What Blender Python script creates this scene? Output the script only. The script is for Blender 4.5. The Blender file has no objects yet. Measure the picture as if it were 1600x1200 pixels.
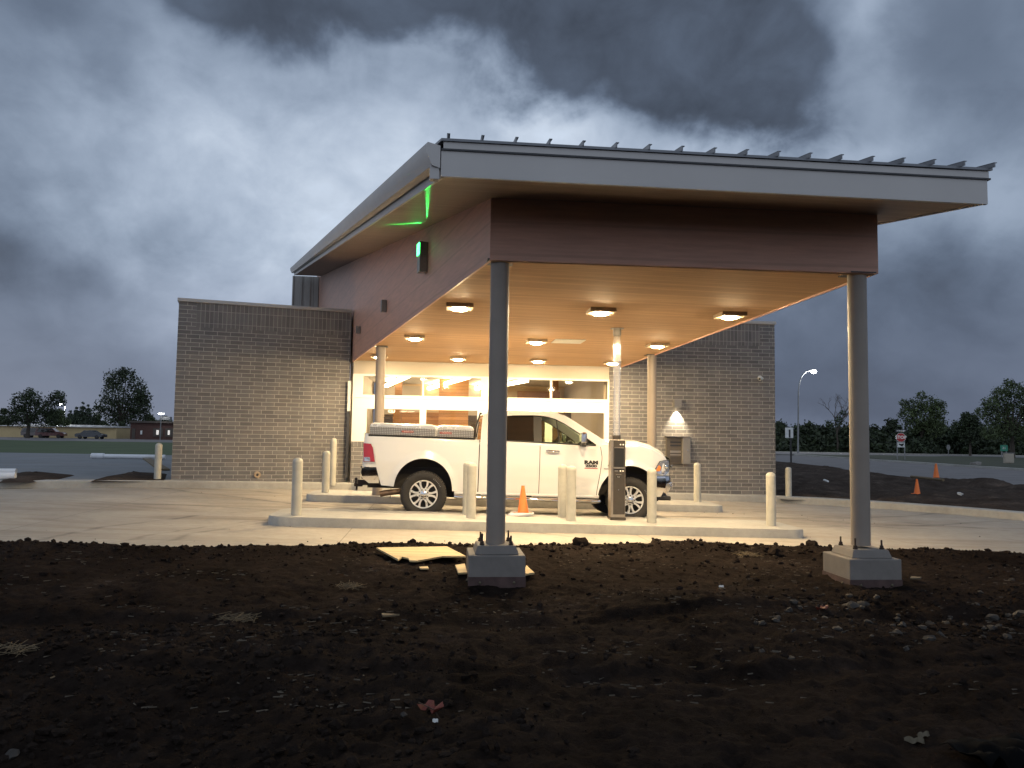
import bpy, bmesh, math, random
import numpy as np
from mathutils import Vector, Matrix
random.seed(7); RNG = np.random.default_rng(11)
PI = math.pi
SC = bpy.context.scene
COL = SC.collection

# ------------------------------------------------------------------ camera
F_PX, PITCH, ROLL = 1201.34, math.radians(3.896), math.radians(-0.8956)
EYE = np.array([0.0, 0.0, 1.6])
cp, sp, cr, sr = math.cos(PITCH), math.sin(PITCH), math.cos(ROLL), math.sin(ROLL)
CM = np.array([[1, 0, 0], [0, sp, cp], [0, -cp, sp]]) @ np.array([[cr, -sr, 0], [sr, cr, 0], [0, 0, 1]])
cam = bpy.data.cameras.new('camera'); camo = bpy.data.objects.new('camera', cam); COL.objects.link(camo)
cam.sensor_width = 36; cam.lens = F_PX / 1600 * 36; cam.clip_end = 6000; cam.clip_start = 0.05
R_, D_, B_ = CM[:, 0], CM[:, 1], CM[:, 2]
camo.matrix_world = Matrix(((R_[0], -D_[0], -B_[0], EYE[0]), (R_[1], -D_[1], -B_[1], EYE[1]), (R_[2], -D_[2], -B_[2], EYE[2]), (0, 0, 0, 1)))
SC.camera = camo
SC.view_settings.view_transform = 'Standard'; SC.view_settings.look = 'None'
SC.view_settings.gamma = 1; SC.view_settings.exposure = 0.0
A = math.radians(5.5286); CA, SA = math.cos(A), math.sin(A)      # heading of the canopy front and the glass front
L = math.radians(19.529); CL, SL = math.cos(L), math.sin(L)      # heading of the angled brick wing


def ray(px, py): return CM @ np.array([(px - 800) / F_PX, (py - 600) / F_PX, 1.0])
def at_y(px, py, Y):
    d = ray(px, py); return EYE + d * (Y / d[1])
def at_z(px, py, z):
    d = ray(px, py); zz = z(0, 0) if callable(z) else z
    for _ in range(30):
        P = EYE + d * ((zz - 1.6) / d[2]); zz = z(P[0], P[1]) if callable(z) else z
    return P
def on_plane(px, py, P0, n):
    d = ray(px, py); return EYE + d * (np.dot(np.array(P0) - EYE, n) / np.dot(d, n))
def W(u, v, z=0.0): return (u * CA - v * SA, u * SA + v * CA, z)
def UV(P): return np.array([P[0] * CA + P[1] * SA, -P[0] * SA + P[1] * CA, P[2]])
def drive_z(x, y):
    g = .06 - .02 * np.clip(x, -9, 9)
    t = np.clip((np.asarray(y, float) - 28) / 30, 0, 1); t = t * t * (3 - 2 * t)
    return g * (1 - t)

# ------------------------------------------------------------------ world and sun
wd = bpy.data.worlds.new('World'); SC.world = wd; wd.use_nodes = True
SUN_EL, SUN_AZ = math.radians(9), math.radians(-35)     # behind the clouds, to the left beyond the building


class NT:
    def __init__(s, tree): s.t = tree; s.n = tree.nodes; s.l = tree.links
    def new(s, typ, **kw):
        nd = s.n.new(typ)
        for k, v in kw.items(): setattr(nd, k, v)
        return nd
    def put(s, sock, val):
        if isinstance(val, bpy.types.NodeSocket): s.l.new(val, sock)
        elif isinstance(val, bpy.types.Node): s.l.new(val.outputs[0], sock)
        else: sock.default_value = val
    def math(s, op, a, b=None, c=None, clamp=False):
        nd = s.new('ShaderNodeMath', operation=op); nd.use_clamp = clamp
        for i, q in enumerate((a, b, c)):
            if q is not None: s.put(nd.inputs[i], q)
        return nd.outputs[0]
    def vm(s, op, a, b=None, out=0):
        nd = s.new('ShaderNodeVectorMath', operation=op); s.put(nd.inputs[0], a)
        if b is not None: s.put(nd.inputs[1], b)
        return nd.outputs[out]
    def noise(s, vec, scale, detail=4, rough=.55, dist=0.0, out=0):
        nd = s.new('ShaderNodeTexNoise'); s.put(nd.inputs['Vector'], vec)
        nd.inputs['Scale'].default_value = scale; nd.inputs['Detail'].default_value = detail
        nd.inputs['Roughness'].default_value = rough; nd.inputs['Distortion'].default_value = dist
        return nd.outputs[out]
    def ramp(s, fac, stops, interp='LINEAR'):
        nd = s.new('ShaderNodeValToRGB'); cr_ = nd.color_ramp; cr_.interpolation = interp
        while len(cr_.elements) < len(stops): cr_.elements.new(.5)
        for e, (p, c) in zip(cr_.elements, stops):
            e.position = p; e.color = (*c, 1) if hasattr(c, '__len__') else (c, c, c, 1)
        s.put(nd.inputs[0], fac); return nd.outputs[0]
    def mix(s, fac, a, b, blend='MIX'):
        nd = s.new('ShaderNodeMix', data_type='RGBA', blend_type=blend)
        s.put(nd.inputs[0], fac)
        for i, q in ((6, a), (7, b)):
            if isinstance(q, tuple): q = (*q, 1) if len(q) == 3 else q
            s.put(nd.inputs[i], q)
        return nd.outputs[2]


def build_sky():
    t = NT(wd.node_tree); t.n.clear()
    out = t.new('ShaderNodeOutputWorld'); bg = t.new('ShaderNodeBackground')
    sky = t.new('ShaderNodeTexSky', sky_type='NISHITA'); sky.sun_disc = False
    sky.sun_elevation = SUN_EL; sky.sun_rotation = SUN_AZ
    d = t.vm('NORMALIZE', t.new('ShaderNodeTexCoord').outputs['Generated'])
    sx = t.new('ShaderNodeSeparateXYZ'); t.put(sx.inputs[0], d); X, Y, Z = sx.outputs
    az = t.math('ARCTAN2', X, Y); el = t.math('ARCSINE', Z)
    ae = t.new('ShaderNodeCombineXYZ'); t.put(ae.inputs[0], az); t.put(ae.inputs[1], el); ae = ae.outputs[0]
    # cloud layer overhead: the direction projected on a sheet, so that clouds flatten towards the horizon
    zz = t.math('ADD', t.math('ABSOLUTE', Z), .75)
    cl_ = t.new('ShaderNodeCombineXYZ'); t.put(cl_.inputs[0], t.math('DIVIDE', X, zz)); t.put(cl_.inputs[1], t.math('DIVIDE', Y, zz)); cl_ = cl_.outputs[0]
    warp1 = t.vm('SUBTRACT', t.noise(cl_, 3.6, 4, .5, .2, 1), (.5, .5, .5))
    warp2 = t.vm('SUBTRACT', t.noise(cl_, 11.0, 5, .58, .2, 1), (.5, .5, .5))
    ws = t.vm('ADD', ae, t.vm('MULTIPLY', warp1, (.24, .19, 0)))
    ws = t.vm('ADD', ws, t.vm('MULTIPLY', warp2, (.10, .085, 0)))
    f1 = t.math('SUBTRACT', t.noise(cl_, 6.0, 9, .56, .35), .5); f2 = t.math('SUBTRACT', t.noise(t.vm('ADD', cl_, (3.1, 1.7, 0)), 15.0, 6, .58, .4), .5)
    def field(masses, base):
        tot = base
        for (a0, e0, sa_, se_, amp) in masses:
            q = t.vm('MULTIPLY', t.vm('SUBTRACT', ws, (math.radians(a0), math.radians(e0), 0)), (1 / math.radians(sa_), 1 / math.radians(se_), 0))
            g = t.math('MULTIPLY', t.math('POWER', 2.718, t.math('MULTIPLY', t.vm('DOT_PRODUCT', q, q, 1), -1.0)), amp)
            tot = t.math('ADD', g, tot)
        return tot
    calm = t.math('MINIMUM', t.math('MULTIPLY', t.math('ABSOLUTE', Z), 5.0), 1.0)          # clouds smear out near the horizon
    back = t.ramp(t.math('ADD', t.math('MULTIPLY', Y, -.5), .5), [(.35, 0.0), (.75, 1.0)])  # the brighter half of the sky, behind the viewer
    lum = t.math('ADD', field(SKY_MASSES, SKY_BASE), t.math('MULTIPLY', back, SKY_BACK))
    tex = t.math('ADD', t.math('MULTIPLY', f1, 1.15), t.math('MULTIPLY', f2, .5))
    lum = t.math('MULTIPLY', lum, t.math('ADD', 1.0, t.math('MULTIPLY', tex, calm)))
    dk = t.math('ADD', field(SKY_DARK, 0.0), t.math('ADD', t.math('MULTIPLY', f1, 1.9), t.math('MULTIPLY', f2, .8)))
    dk = t.ramp(dk, [(.18, 0.0), (.95, 1.0)], 'EASE')
    dlum = t.math('MULTIPLY', .098, t.math('ADD', 1.0, t.math('ADD', t.math('MULTIPLY', f1, 1.7), t.math('MULTIPLY', f2, .9))))
    lum = t.math('ADD', t.math('MULTIPLY', lum, t.math('SUBTRACT', 1.0, dk)), t.math('MULTIPLY', dlum, dk))
    lum = t.math('MAXIMUM', lum, .03)
    tint = t.ramp(lum, [(0.0, (.75, .92, 1.29)), (.14, (.72, .935, 1.33)), (.30, (.77, .96, 1.27)), (.60, (.85, .98, 1.17))])
    clouds = t.new('ShaderNodeBackground'); low = t.ramp(t.math('ABSOLUTE', el), [(0.0, (1.07, .985, .99)), (.22, (1, 1, 1))]); t.put(clouds.inputs[0], t.vm('MULTIPLY', low, t.vm('MULTIPLY', tint, lum))); clouds.inputs[1].default_value = SKY_GAIN
    t.put(bg.inputs[0], sky.outputs[0]); bg.inputs[1].default_value = .05; t.put(bg.inputs[0], t.vm('MULTIPLY', sky.outputs[0], (.35, .42, .5)))
    mx = t.new('ShaderNodeMixShader'); mx.inputs[0].default_value = .985
    t.l.new(bg.outputs[0], mx.inputs[1]); t.l.new(clouds.outputs[0], mx.inputs[2]); t.l.new(mx.outputs[0], out.inputs[0])


# broad masses of the storm sky: azimuth, elevation (deg), half sizes (deg), gain
SKY_BASE, SKY_BACK, SKY_GAIN = .25, .30, 1.10
SKY_MASSES = [(-17, 16, 10, 8, .33), (-9, 21, 8, 5, .14), (3, 22.5, 8, 3.2, .36), (-30, 18, 6, 5, .06), (-33, 13.5, 12, 3.2, -.11), (-28, 4, 14, 5, -.05), (-32, 26, 5, 4, -.08), (-24, 23, 4, 4, .05), (-27, 23, 2.5, 2.2, -.08), (-31, 11, 8, 2.5, -.05),
              (24, 20, 7, 5, -.02), (15, 20.5, 7, 2.6, .20), (26, 21, 4, 2.2, .12), (33, 15, 4, 3, .10), (28, 10, 9, 3.6, -.10), (18, 8, 6, 4, -.05), (24, 3, 14, 4, -.12), (33, 23, 5, 6, -.05), (26.5, 28, 2, 4, .14)]
SKY_DARK = [(-20, 31, 6, 4.5, 1.2), (-11, 30, 6, 4.0, 1.0), (-3, 31.5, 7, 5.0, 1.3), (7, 30.5, 8, 5.5, 1.25), (15, 28, 7, 5.5, 1.1), (19, 24.5, 4.5, 3.5, .8), (32, 27, 3.5, 4.5, .55), (-8, 19, 9, 6, -.35), (-22, 20, 6, 6, -.2), (0, 46, 45, 9, .8)]
build_sky()
sun = bpy.data.lights.new('sun', 'SUN'); sun.energy = .06; sun.angle = math.radians(40); sun.color = (1, .95, .88)
suno = bpy.data.objects.new('sun', sun); COL.objects.link(suno)
suno.rotation_euler = (PI / 2 - SUN_EL, 0, -SUN_AZ + PI)


# ------------------------------------------------------------------ mesh helpers
class MB:
    def __init__(s): s.v = []; s.f = []; s.mi = []
    def add(s, vs, fs, mi=0):
        o = len(s.v); s.v.extend([tuple(map(float, p)) for p in vs])
        for f in fs: s.f.append(tuple(i + o for i in f)); s.mi.append(mi)
        return s
    def box(s, lo, hi, mi=0, rot=0.0, org=(0, 0)):
        x0, y0, z0 = lo; x1, y1, z1 = hi
        vs = [(x0, y0, z0), (x1, y0, z0), (x1, y1, z0), (x0, y1, z0), (x0, y0, z1), (x1, y0, z1), (x1, y1, z1), (x0, y1, z1)]
        if rot:
            c, q = math.cos(rot), math.sin(rot)
            vs = [(org[0] + (x - org[0]) * c - (y - org[1]) * q, org[1] + (x - org[0]) * q + (y - org[1]) * c, z) for x, y, z in vs]
        return s.add(vs, [(0, 3, 2, 1), (4, 5, 6, 7), (0, 1, 5, 4), (1, 2, 6, 5), (2, 3, 7, 6), (3, 0, 4, 7)], mi)
    def prism(s, poly, z0, z1, mi=0, axis='z'):
        n = len(poly)
        zf0 = z0 if callable(z0) else (lambda *_: z0); zf1 = z1 if callable(z1) else (lambda *_: z1)
        def P(p, zf):
            h = zf(p[0], p[1])
            return (p[0], p[1], h) if axis == 'z' else ((p[0], h, p[1]) if axis == 'y' else (h, p[0], p[1]))
        vs = [P(p, zf0) for p in poly] + [P(p, zf1) for p in poly]
        fs = [tuple(range(n - 1, -1, -1)), tuple(range(n, 2 * n))] + [(i, (i + 1) % n, n + (i + 1) % n, n + i) for i in range(n)]
        return s.add(vs, fs, mi)
    def tube(s, path, r, n=12, mi=0, caps=True):
        path = [Vector(p) for p in path]; rs = r if hasattr(r, '__len__') else [r] * len(path)
        rings = []; up0 = None
        for i, p in enumerate(path):
            d = (path[min(i + 1, len(path) - 1)] - path[max(i - 1, 0)])
            d = d.normalized() if d.length > 1e-9 else Vector((0, 0, 1))
            ref = up0 if up0 is not None else (Vector((0, 0, 1)) if abs(d.z) < .9 else Vector((1, 0, 0)))
            a = d.cross(ref)
            if a.length < 1e-4: a = d.cross(Vector((0, 1, 0)))
            a.normalize(); b = a.cross(d); b.normalize(); up0 = b
            rings.append([p + (a * math.cos(2 * PI * k / n) + b * math.sin(2 * PI * k / n)) * rs[i] for k in range(n)])
        vs = [q for rg in rings for q in rg]
        fs = [(i * n + k, i * n + (k + 1) % n, (i + 1) * n + (k + 1) % n, (i + 1) * n + k) for i in range(len(path) - 1) for k in range(n)]
        if caps: fs += [tuple(range(n - 1, -1, -1)), tuple(range((len(path) - 1) * n, len(path) * n))]
        return s.add(vs, fs, mi)
    def lathe(s, prof, n=24, c=(0, 0, 0), axis='z', mi=0, a0=0.0, a1=2 * PI):
        full = abs(a1 - a0 - 2 * PI) < 1e-6; m = n if full else n + 1
        vs = []
        for r, h in prof:
            for k in range(m):
                t = a0 + (a1 - a0) * k / n; x, y = r * math.cos(t), r * math.sin(t)
                p = (x, y, h) if axis == 'z' else ((x, h, y) if axis == 'y' else (h, x, y))
                vs.append((p[0] + c[0], p[1] + c[1], p[2] + c[2]))
        fs = [(i * m + k, i * m + (k + 1) % m, (i + 1) * m + (k + 1) % m, (i + 1) * m + k) for i in range(len(prof) - 1) for k in range(n)]
        return s.add(vs, fs, mi)
    def grid(s, P, mi=0):                                     # rows of points
        r, c = len(P), len(P[0]); vs = [q for row in P for q in row]
        return s.add(vs, [(i * c + j, i * c + j + 1, (i + 1) * c + j + 1, (i + 1) * c + j) for i in range(r - 1) for j in range(c - 1)], mi)
    def poly(s, pts, mi=0): return s.add(pts, [tuple(range(len(pts)))], mi)
    def sphere(s, c, r, mi=0, n=12, m=8, squash=1.0):
        prof = [(max(r * math.sin(PI * i / m), 1e-4), -r * squash * math.cos(PI * i / m)) for i in range(m + 1)]
        return s.lathe(prof, n, c, 'z', mi)
    def mirror_y(s):
        n = len(s.v); fs = list(s.f); ms = list(s.mi)
        s.v += [(x, -y, z) for x, y, z in s.v[:n]]
        s.f += [tuple(i + n for i in reversed(f)) for f in fs]; s.mi += ms
        return s


def obj(name, mb, mats, parent=None, smooth=None, bevel=0.0, loc=None, rotz=0.0, label=None, seg=2, recalc=True):
    me = bpy.data.meshes.new(name)
    me.from_pydata(mb.v, [], mb.f)
    mats = mats if isinstance(mats, (list, tuple)) else [mats]
    for m in mats: me.materials.append(m)
    if len(mats) > 1: me.polygons.foreach_set('material_index', mb.mi)
    if recalc:
        bm = bmesh.new(); bm.from_mesh(me); bmesh.ops.recalc_face_normals(bm, faces=bm.faces); bm.to_mesh(me); bm.free()
    if smooth is not None:
        me.polygons.foreach_set('use_smooth', [True] * len(me.polygons))
        if smooth < 180: me.set_sharp_from_angle(angle=math.radians(smooth))
    me.update()
    o = bpy.data.objects.new(name, me); COL.objects.link(o)
    if parent: o.parent = parent
    if loc is not None: o.location = loc
    if rotz: o.rotation_euler = (0, 0, rotz)
    if bevel:
        b = o.modifiers.new('bevel', 'BEVEL'); b.width = bevel; b.segments = seg; b.limit_method = 'ANGLE'; b.angle_limit = math.radians(40)
    if label: o['label'] = label
    return o


def tag(o, label, cat, group=None, kind=None):
    o['label'] = label; o['category'] = cat
    if group: o['group'] = group
    if kind: o['kind'] = kind
    return o
def thing(name, label, cat, loc=(0, 0, 0), rotz=0.0, group=None):
    o = bpy.data.objects.new(name, None); COL.objects.link(o); o.empty_display_size = .2
    o.location = loc; o.rotation_euler = (0, 0, rotz)
    return tag(o, label, cat, group)
def struct(name, mb, mats, **kw):
    o = obj(name, mb, mats, **kw); o['kind'] = 'structure'; return o
def stuff(name, mb, mats, label, cat, **kw):
    o = obj(name, mb, mats, **kw); return tag(o, label, cat, None, 'stuff')
def copy_thing(root, loc, rotz, label, group=None):
    r = root.copy(); COL.objects.link(r); r.location = loc; r.rotation_euler = (0, 0, rotz); r['label'] = label
    if group: r['group'] = group
    for ch in list(root.children):
        c = ch.copy(); COL.objects.link(c); c.parent = r
        for g in list(ch.children):
            d = g.copy(); COL.objects.link(d); d.parent = c
    return r
def text(name, body, size, mat, parent, loc, rot=(PI / 2, 0, 0), depth=.003, align='CENTER', sx=1.0, bold=0.0):
    cu = bpy.data.curves.new(name, 'FONT'); cu.body = body; cu.size = size; cu.extrude = depth; cu.align_x = align; cu.align_y = 'CENTER'
    cu.offset = bold; cu.resolution_u = 3
    to = bpy.data.objects.new('tmp', cu); COL.objects.link(to)
    dg = bpy.context.evaluated_depsgraph_get(); me = bpy.data.meshes.new_from_object(to.evaluated_get(dg))
    bpy.data.objects.remove(to); bpy.data.curves.remove(cu)
    me.materials.clear(); me.materials.append(mat)
    o = bpy.data.objects.new(name, me); COL.objects.link(o); o.parent = parent; o.location = loc; o.rotation_euler = rot; o.scale = (sx, 1, 1)
    return o


# value noise for heightfields
_T = RNG.random((256, 256))
def vnoise(x, y):
    xi = np.floor(x).astype(int); yi = np.floor(y).astype(int); fx = x - xi; fy = y - yi
    fx = fx * fx * (3 - 2 * fx); fy = fy * fy * (3 - 2 * fy)
    a = _T[xi & 255, yi & 255]; b = _T[(xi + 1) & 255, yi & 255]; c = _T[xi & 255, (yi + 1) & 255]; d = _T[(xi + 1) & 255, (yi + 1) & 255]
    return (a * (1 - fx) + b * fx) * (1 - fy) + (c * (1 - fx) + d * fx) * fy
def fbm(x, y, o=5, g=.5):
    s = 0; a = 1; t = 0
    for i in range(o): s = s + a * vnoise(x * 2 ** i + 17.3 * i, y * 2 ** i + 5.1 * i); t += a; a *= g
    return s / t


# ------------------------------------------------------------------ materials
def principled(name):
    m = bpy.data.materials.new(name); m.use_nodes = True; t = NT(m.node_tree)
    return m, t, t.n['Principled BSDF']
def mat(name, col, rough=.6, metal=0.0, var=.12, scale=6.0, bump=0.0, bscale=60.0, dirt=0.0, dirtcol=(.12, .1, .08), coat=0.0, spec=.5):
    m, t, b = principled(name); oc = t.new('ShaderNodeTexCoord').outputs['Object']
    n = t.noise(oc, scale, 6, .6)
    lo = tuple(max(0, c * (1 - var)) for c in col); hi = tuple(min(1, c * (1 + var)) for c in col)
    c = t.ramp(n, [(.3, lo), (.7, hi)])
    if dirt:
        dn = t.ramp(t.noise(oc, scale * .6, 8, .65, .6), [(.5, 0.0), (.72, 1.0)])
        c = t.mix(t.math('MULTIPLY', dn, dirt), c, dirtcol)
    t.put(b.inputs['Base Color'], c); b.inputs['Metallic'].default_value = metal
    rn = t.noise(oc, scale * 2.3, 5, .6); t.put(b.inputs['Roughness'], t.math('ADD', t.math('MULTIPLY', t.math('SUBTRACT', rn, .5), .25), rough, clamp=True))
    b.inputs['Coat Weight'].default_value = coat; b.inputs['Coat Roughness'].default_value = .04
    b.inputs['Specular IOR Level'].default_value = spec
    if bump:
        bp = t.new('ShaderNodeBump'); bp.inputs['Strength'].default_value = bump; bp.inputs['Distance'].default_value = .01
        t.put(bp.inputs['Height'], t.noise(oc, bscale, 5, .6)); t.put(b.inputs['Normal'], bp.outputs[0])
    return m
def emis(name, col, strength):
    m, t, b = principled(name); b.inputs['Base Color'].default_value = (.8, .8, .8, 1)
    b.inputs['Emission Color'].default_value = (*col, 1); b.inputs['Emission Strength'].default_value = strength; return m


def brick(name, soldier=False, base=(.115, .10, .092), mortar=(.34, .31, .27)):
    m, t, b = principled(name); oc = t.new('ShaderNodeTexCoord').outputs['Object']
    sx = t.new('ShaderNodeSeparateXYZ'); t.put(sx.inputs[0], oc)
    cb = t.new('ShaderNodeCombineXYZ')
    hx = t.math('ADD', sx.outputs[0], sx.outputs[1])
    t.put(cb.inputs[0], sx.outputs[2] if soldier else hx); t.put(cb.inputs[1], hx if soldier else sx.outputs[2])
    bt = t.new('ShaderNodeTexBrick'); t.put(bt.inputs['Vector'], cb.outputs[0])
    bt.offset = 0.0 if soldier else .34; bt.offset_frequency = 2; bt.squash = 1
    bt.inputs['Scale'].default_value = 1; bt.inputs['Brick Width'].default_value = .31; bt.inputs['Row Height'].default_value = .1035
    bt.inputs['Mortar Size'].default_value = .0062; bt.inputs['Mortar Smooth'].default_value = .15; bt.inputs['Bias'].default_value = 0
    bt.inputs['Color1'].default_value = (*[c * .84 for c in base], 1); bt.inputs['Color2'].default_value = (*[c * 1.18 for c in base], 1)
    bt.inputs['Mortar'].default_value = (*mortar, 1)
    n = t.noise(oc, 2.2, 6, .65); n2 = t.noise(oc, 45, 5, .7)
    c = t.mix(1.0, bt.outputs['Color'], t.ramp(n, [(.25, (.80, .82, .85)), (.75, (1.16, 1.10, 1.04))]), 'MULTIPLY')
    c = t.mix(1.0, c, t.ramp(n2, [(.2, .84), (.8, 1.14)]), 'MULTIPLY')
    t.put(b.inputs['Base Color'], c); b.inputs['Roughness'].default_value = .85
    bp = t.new('ShaderNodeBump'); bp.inputs['Strength'].default_value = .7; bp.inputs['Distance'].default_value = .006
    t.put(bp.inputs['Height'], t.math('ADD', t.math('MULTIPLY', t.math('SUBTRACT', 1.0, bt.outputs['Fac']), 1.0), t.math('MULTIPLY', n2, .35)))
    t.put(b.inputs['Normal'], bp.outputs[0]); return m


def concrete(name, col=(.40, .385, .35), joints=None, stain=.5, rings=()):
    m, t, b = principled(name); oc = t.new('ShaderNodeTexCoord').outputs['Object']
    st = t.new('ShaderNodeMapping'); t.put(st.inputs[0], oc); st.inputs['Rotation'].default_value = (0, 0, -A); st.inputs['Scale'].default_value = (.16, 1.0, 1)
    n1 = t.noise(oc, .55, 8, .62, .5); n2 = t.noise(oc, 7, 8, .7); n3 = t.noise(st.outputs[0], .9, 8, .62, .8); n4 = t.noise(oc, 90, 3, .6)
    c = t.ramp(n1, [(.3, tuple(q * .80 for q in col)), (.7, tuple(q * 1.10 for q in col))])
    c = t.mix(1.0, c, t.ramp(n2, [(.25, .84), (.75, 1.10)]), 'MULTIPLY')
    c = t.mix(t.math('MULTIPLY', t.ramp(n3, [(.50, 0.0), (.68, 1.0)]), stain), c, (.21, .165, .12))
    c = t.mix(t.math('MULTIPLY', t.ramp(n4, [(.66, 0.0), (.74, 1.0)]), .35), c, (.09, .08, .07))
    sx = t.new('ShaderNodeSeparateXYZ'); rm = t.new('ShaderNodeMapping'); t.put(rm.inputs[0], oc); rm.inputs['Rotation'].default_value = (0, 0, -A); t.put(sx.inputs[0], rm.outputs[0])
    if joints:
        for ax, per, off in joints:
            q = t.math('ABSOLUTE', t.math('SUBTRACT', t.math('FRACT', t.math('DIVIDE', t.math('ADD', sx.outputs[ax], off), per)), .5))
            c = t.mix(t.math('MULTIPLY', t.math('GREATER_THAN', q, .5 - .007 / per), .65), c, (.10, .09, .075))
    for cx, cy, R, wd_ in rings:                                      # tyre scuffs left by turning vehicles
        dd = t.vm('LENGTH', t.vm('SUBTRACT', t.vm('MULTIPLY', oc, (1, 1, 0)), (cx, cy, 0)), None, 1)
        k = t.math('SUBTRACT', 1.0, t.math('DIVIDE', t.math('ABSOLUTE', t.math('SUBTRACT', dd, t.math('ADD', R, t.math('MULTIPLY', t.math('SUBTRACT', n1, .5), .9)))), wd_), clamp=True)
        c = t.mix(t.math('MULTIPLY', k, t.ramp(n3, [(.40, 0.0), (.62, .62)])), c, (.06, .05, .042))
    t.put(b.inputs['Base Color'], c); b.inputs['Roughness'].default_value = .82
    bp = t.new('ShaderNodeBump'); bp.inputs['Strength'].default_value = .25; bp.inputs['Distance'].default_value = .01
    t.put(bp.inputs['Height'], t.math('ADD', n2, t.math('MULTIPLY', n4, .3))); t.put(b.inputs['Normal'], bp.outputs[0]); return m


def boards(name, col, period, axis=1, groove=.45, rough=.45, var=.1, bump=.5, rot=-A):
    """metal or wood panelling: parallel grooves every `period` metres along one axis"""
    m, t, b = principled(name); oc = t.new('ShaderNodeTexCoord').outputs['Object']
    mp = t.new('ShaderNodeMapping'); t.put(mp.inputs[0], oc); mp.inputs['Rotation'].default_value = (0, 0, rot)
    sx = t.new('ShaderNodeSeparateXYZ'); t.put(sx.inputs[0], mp.outputs[0])
    q = t.math('DIVIDE', sx.outputs[axis], period); fr = t.math('FRACT', q); fl = t.math('FLOOR', q)
    g = t.math('GREATER_THAN', t.math('ABSOLUTE', t.math('SUBTRACT', fr, .5)), .46)
    wn = t.new('ShaderNodeTexWhiteNoise', noise_dimensions='1D'); t.put(wn.inputs['W'], fl)
    c = t.ramp(wn.outputs[0], [(0, tuple(x * (1 - var) for x in col)), (1, tuple(x * (1 + var) for x in col))])
    gn = t.new('ShaderNodeMapping'); t.put(gn.inputs[0], oc); sc = [1.2, 1.2, 1.2]; sc[axis] = 14; gn.inputs['Scale'].default_value = sc; gn.inputs['Rotation'].default_value = (0, 0, rot)
    c = t.mix(1.0, c, t.ramp(t.noise(gn.outputs[0], 1.6, 6, .6), [(.3, .88), (.7, 1.1)]), 'MULTIPLY')
    c = t.mix(t.math('MULTIPLY', g, groove), c, tuple(x * .25 for x in col))
    t.put(b.inputs['Base Color'], c); b.inputs['Roughness'].default_value = rough
    bp = t.new('ShaderNodeBump'); bp.inputs['Strength'].default_value = bump; bp.inputs['Distance'].default_value = .006; bp.invert = True
    t.put(bp.inputs['Height'], g); t.put(b.inputs['Normal'], bp.outputs[0]); return m


def glass(name, tint=(.9, .95, .93), refl=.09, dark=0.0):
    m = bpy.data.materials.new(name); m.use_nodes = True; t = NT(m.node_tree); t.n.clear()
    o = t.new('ShaderNodeOutputMaterial'); tr = t.new('ShaderNodeBsdfTransparent'); tr.inputs[0].default_value = (*tint, 1)
    gl = t.new('ShaderNodeBsdfGlossy'); gl.inputs['Roughness'].default_value = .03
    fr = t.new('ShaderNodeFresnel'); fr.inputs[0].default_value = 1.5
    f = t.math('MULTIPLY', fr.outputs[0], refl / .12, clamp=True)
    mx = t.new('ShaderNodeMixShader'); t.put(mx.inputs[0], f); t.l.new(tr.outputs[0], mx.inputs[1]); t.l.new(gl.outputs[0], mx.inputs[2]); t.l.new(mx.outputs[0], o.inputs[0])
    return m


def acrylic(name):
    m = bpy.data.materials.new(name); m.use_nodes = True; t = NT(m.node_tree); t.n.clear()
    o = t.new('ShaderNodeOutputMaterial'); tr = t.new('ShaderNodeBsdfTransparent'); tr.inputs[0].default_value = (.95, .95, .95, 1)
    gl = t.new('ShaderNodeBsdfGlossy'); gl.inputs['Roughness'].default_value = .12; df = t.new('ShaderNodeBsdfDiffuse'); df.inputs[0].default_value = (.8, .78, .75, 1)
    fr = t.new('ShaderNodeLayerWeight'); fr.inputs[0].default_value = .45
    oc = t.new('ShaderNodeTexCoord').outputs['Object']; st = t.new('ShaderNodeMapping'); t.put(st.inputs[0], oc); st.inputs['Scale'].default_value = (30, 30, 2)
    a = t.new('ShaderNodeMixShader'); t.put(a.inputs[0], t.ramp(t.noise(st.outputs[0], 1, 4, .6), [(.35, .12), (.7, .36)])); t.l.new(tr.outputs[0], a.inputs[1]); t.l.new(df.outputs[0], a.inputs[2])
    b = t.new('ShaderNodeMixShader'); t.put(b.inputs[0], t.math('ADD', t.math('MULTIPLY', fr.outputs[1], .75), .10)); t.l.new(a.outputs[0], b.inputs[1]); t.l.new(gl.outputs[0], b.inputs[2]); t.l.new(b.outputs[0], o.inputs[0]); return m


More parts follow.
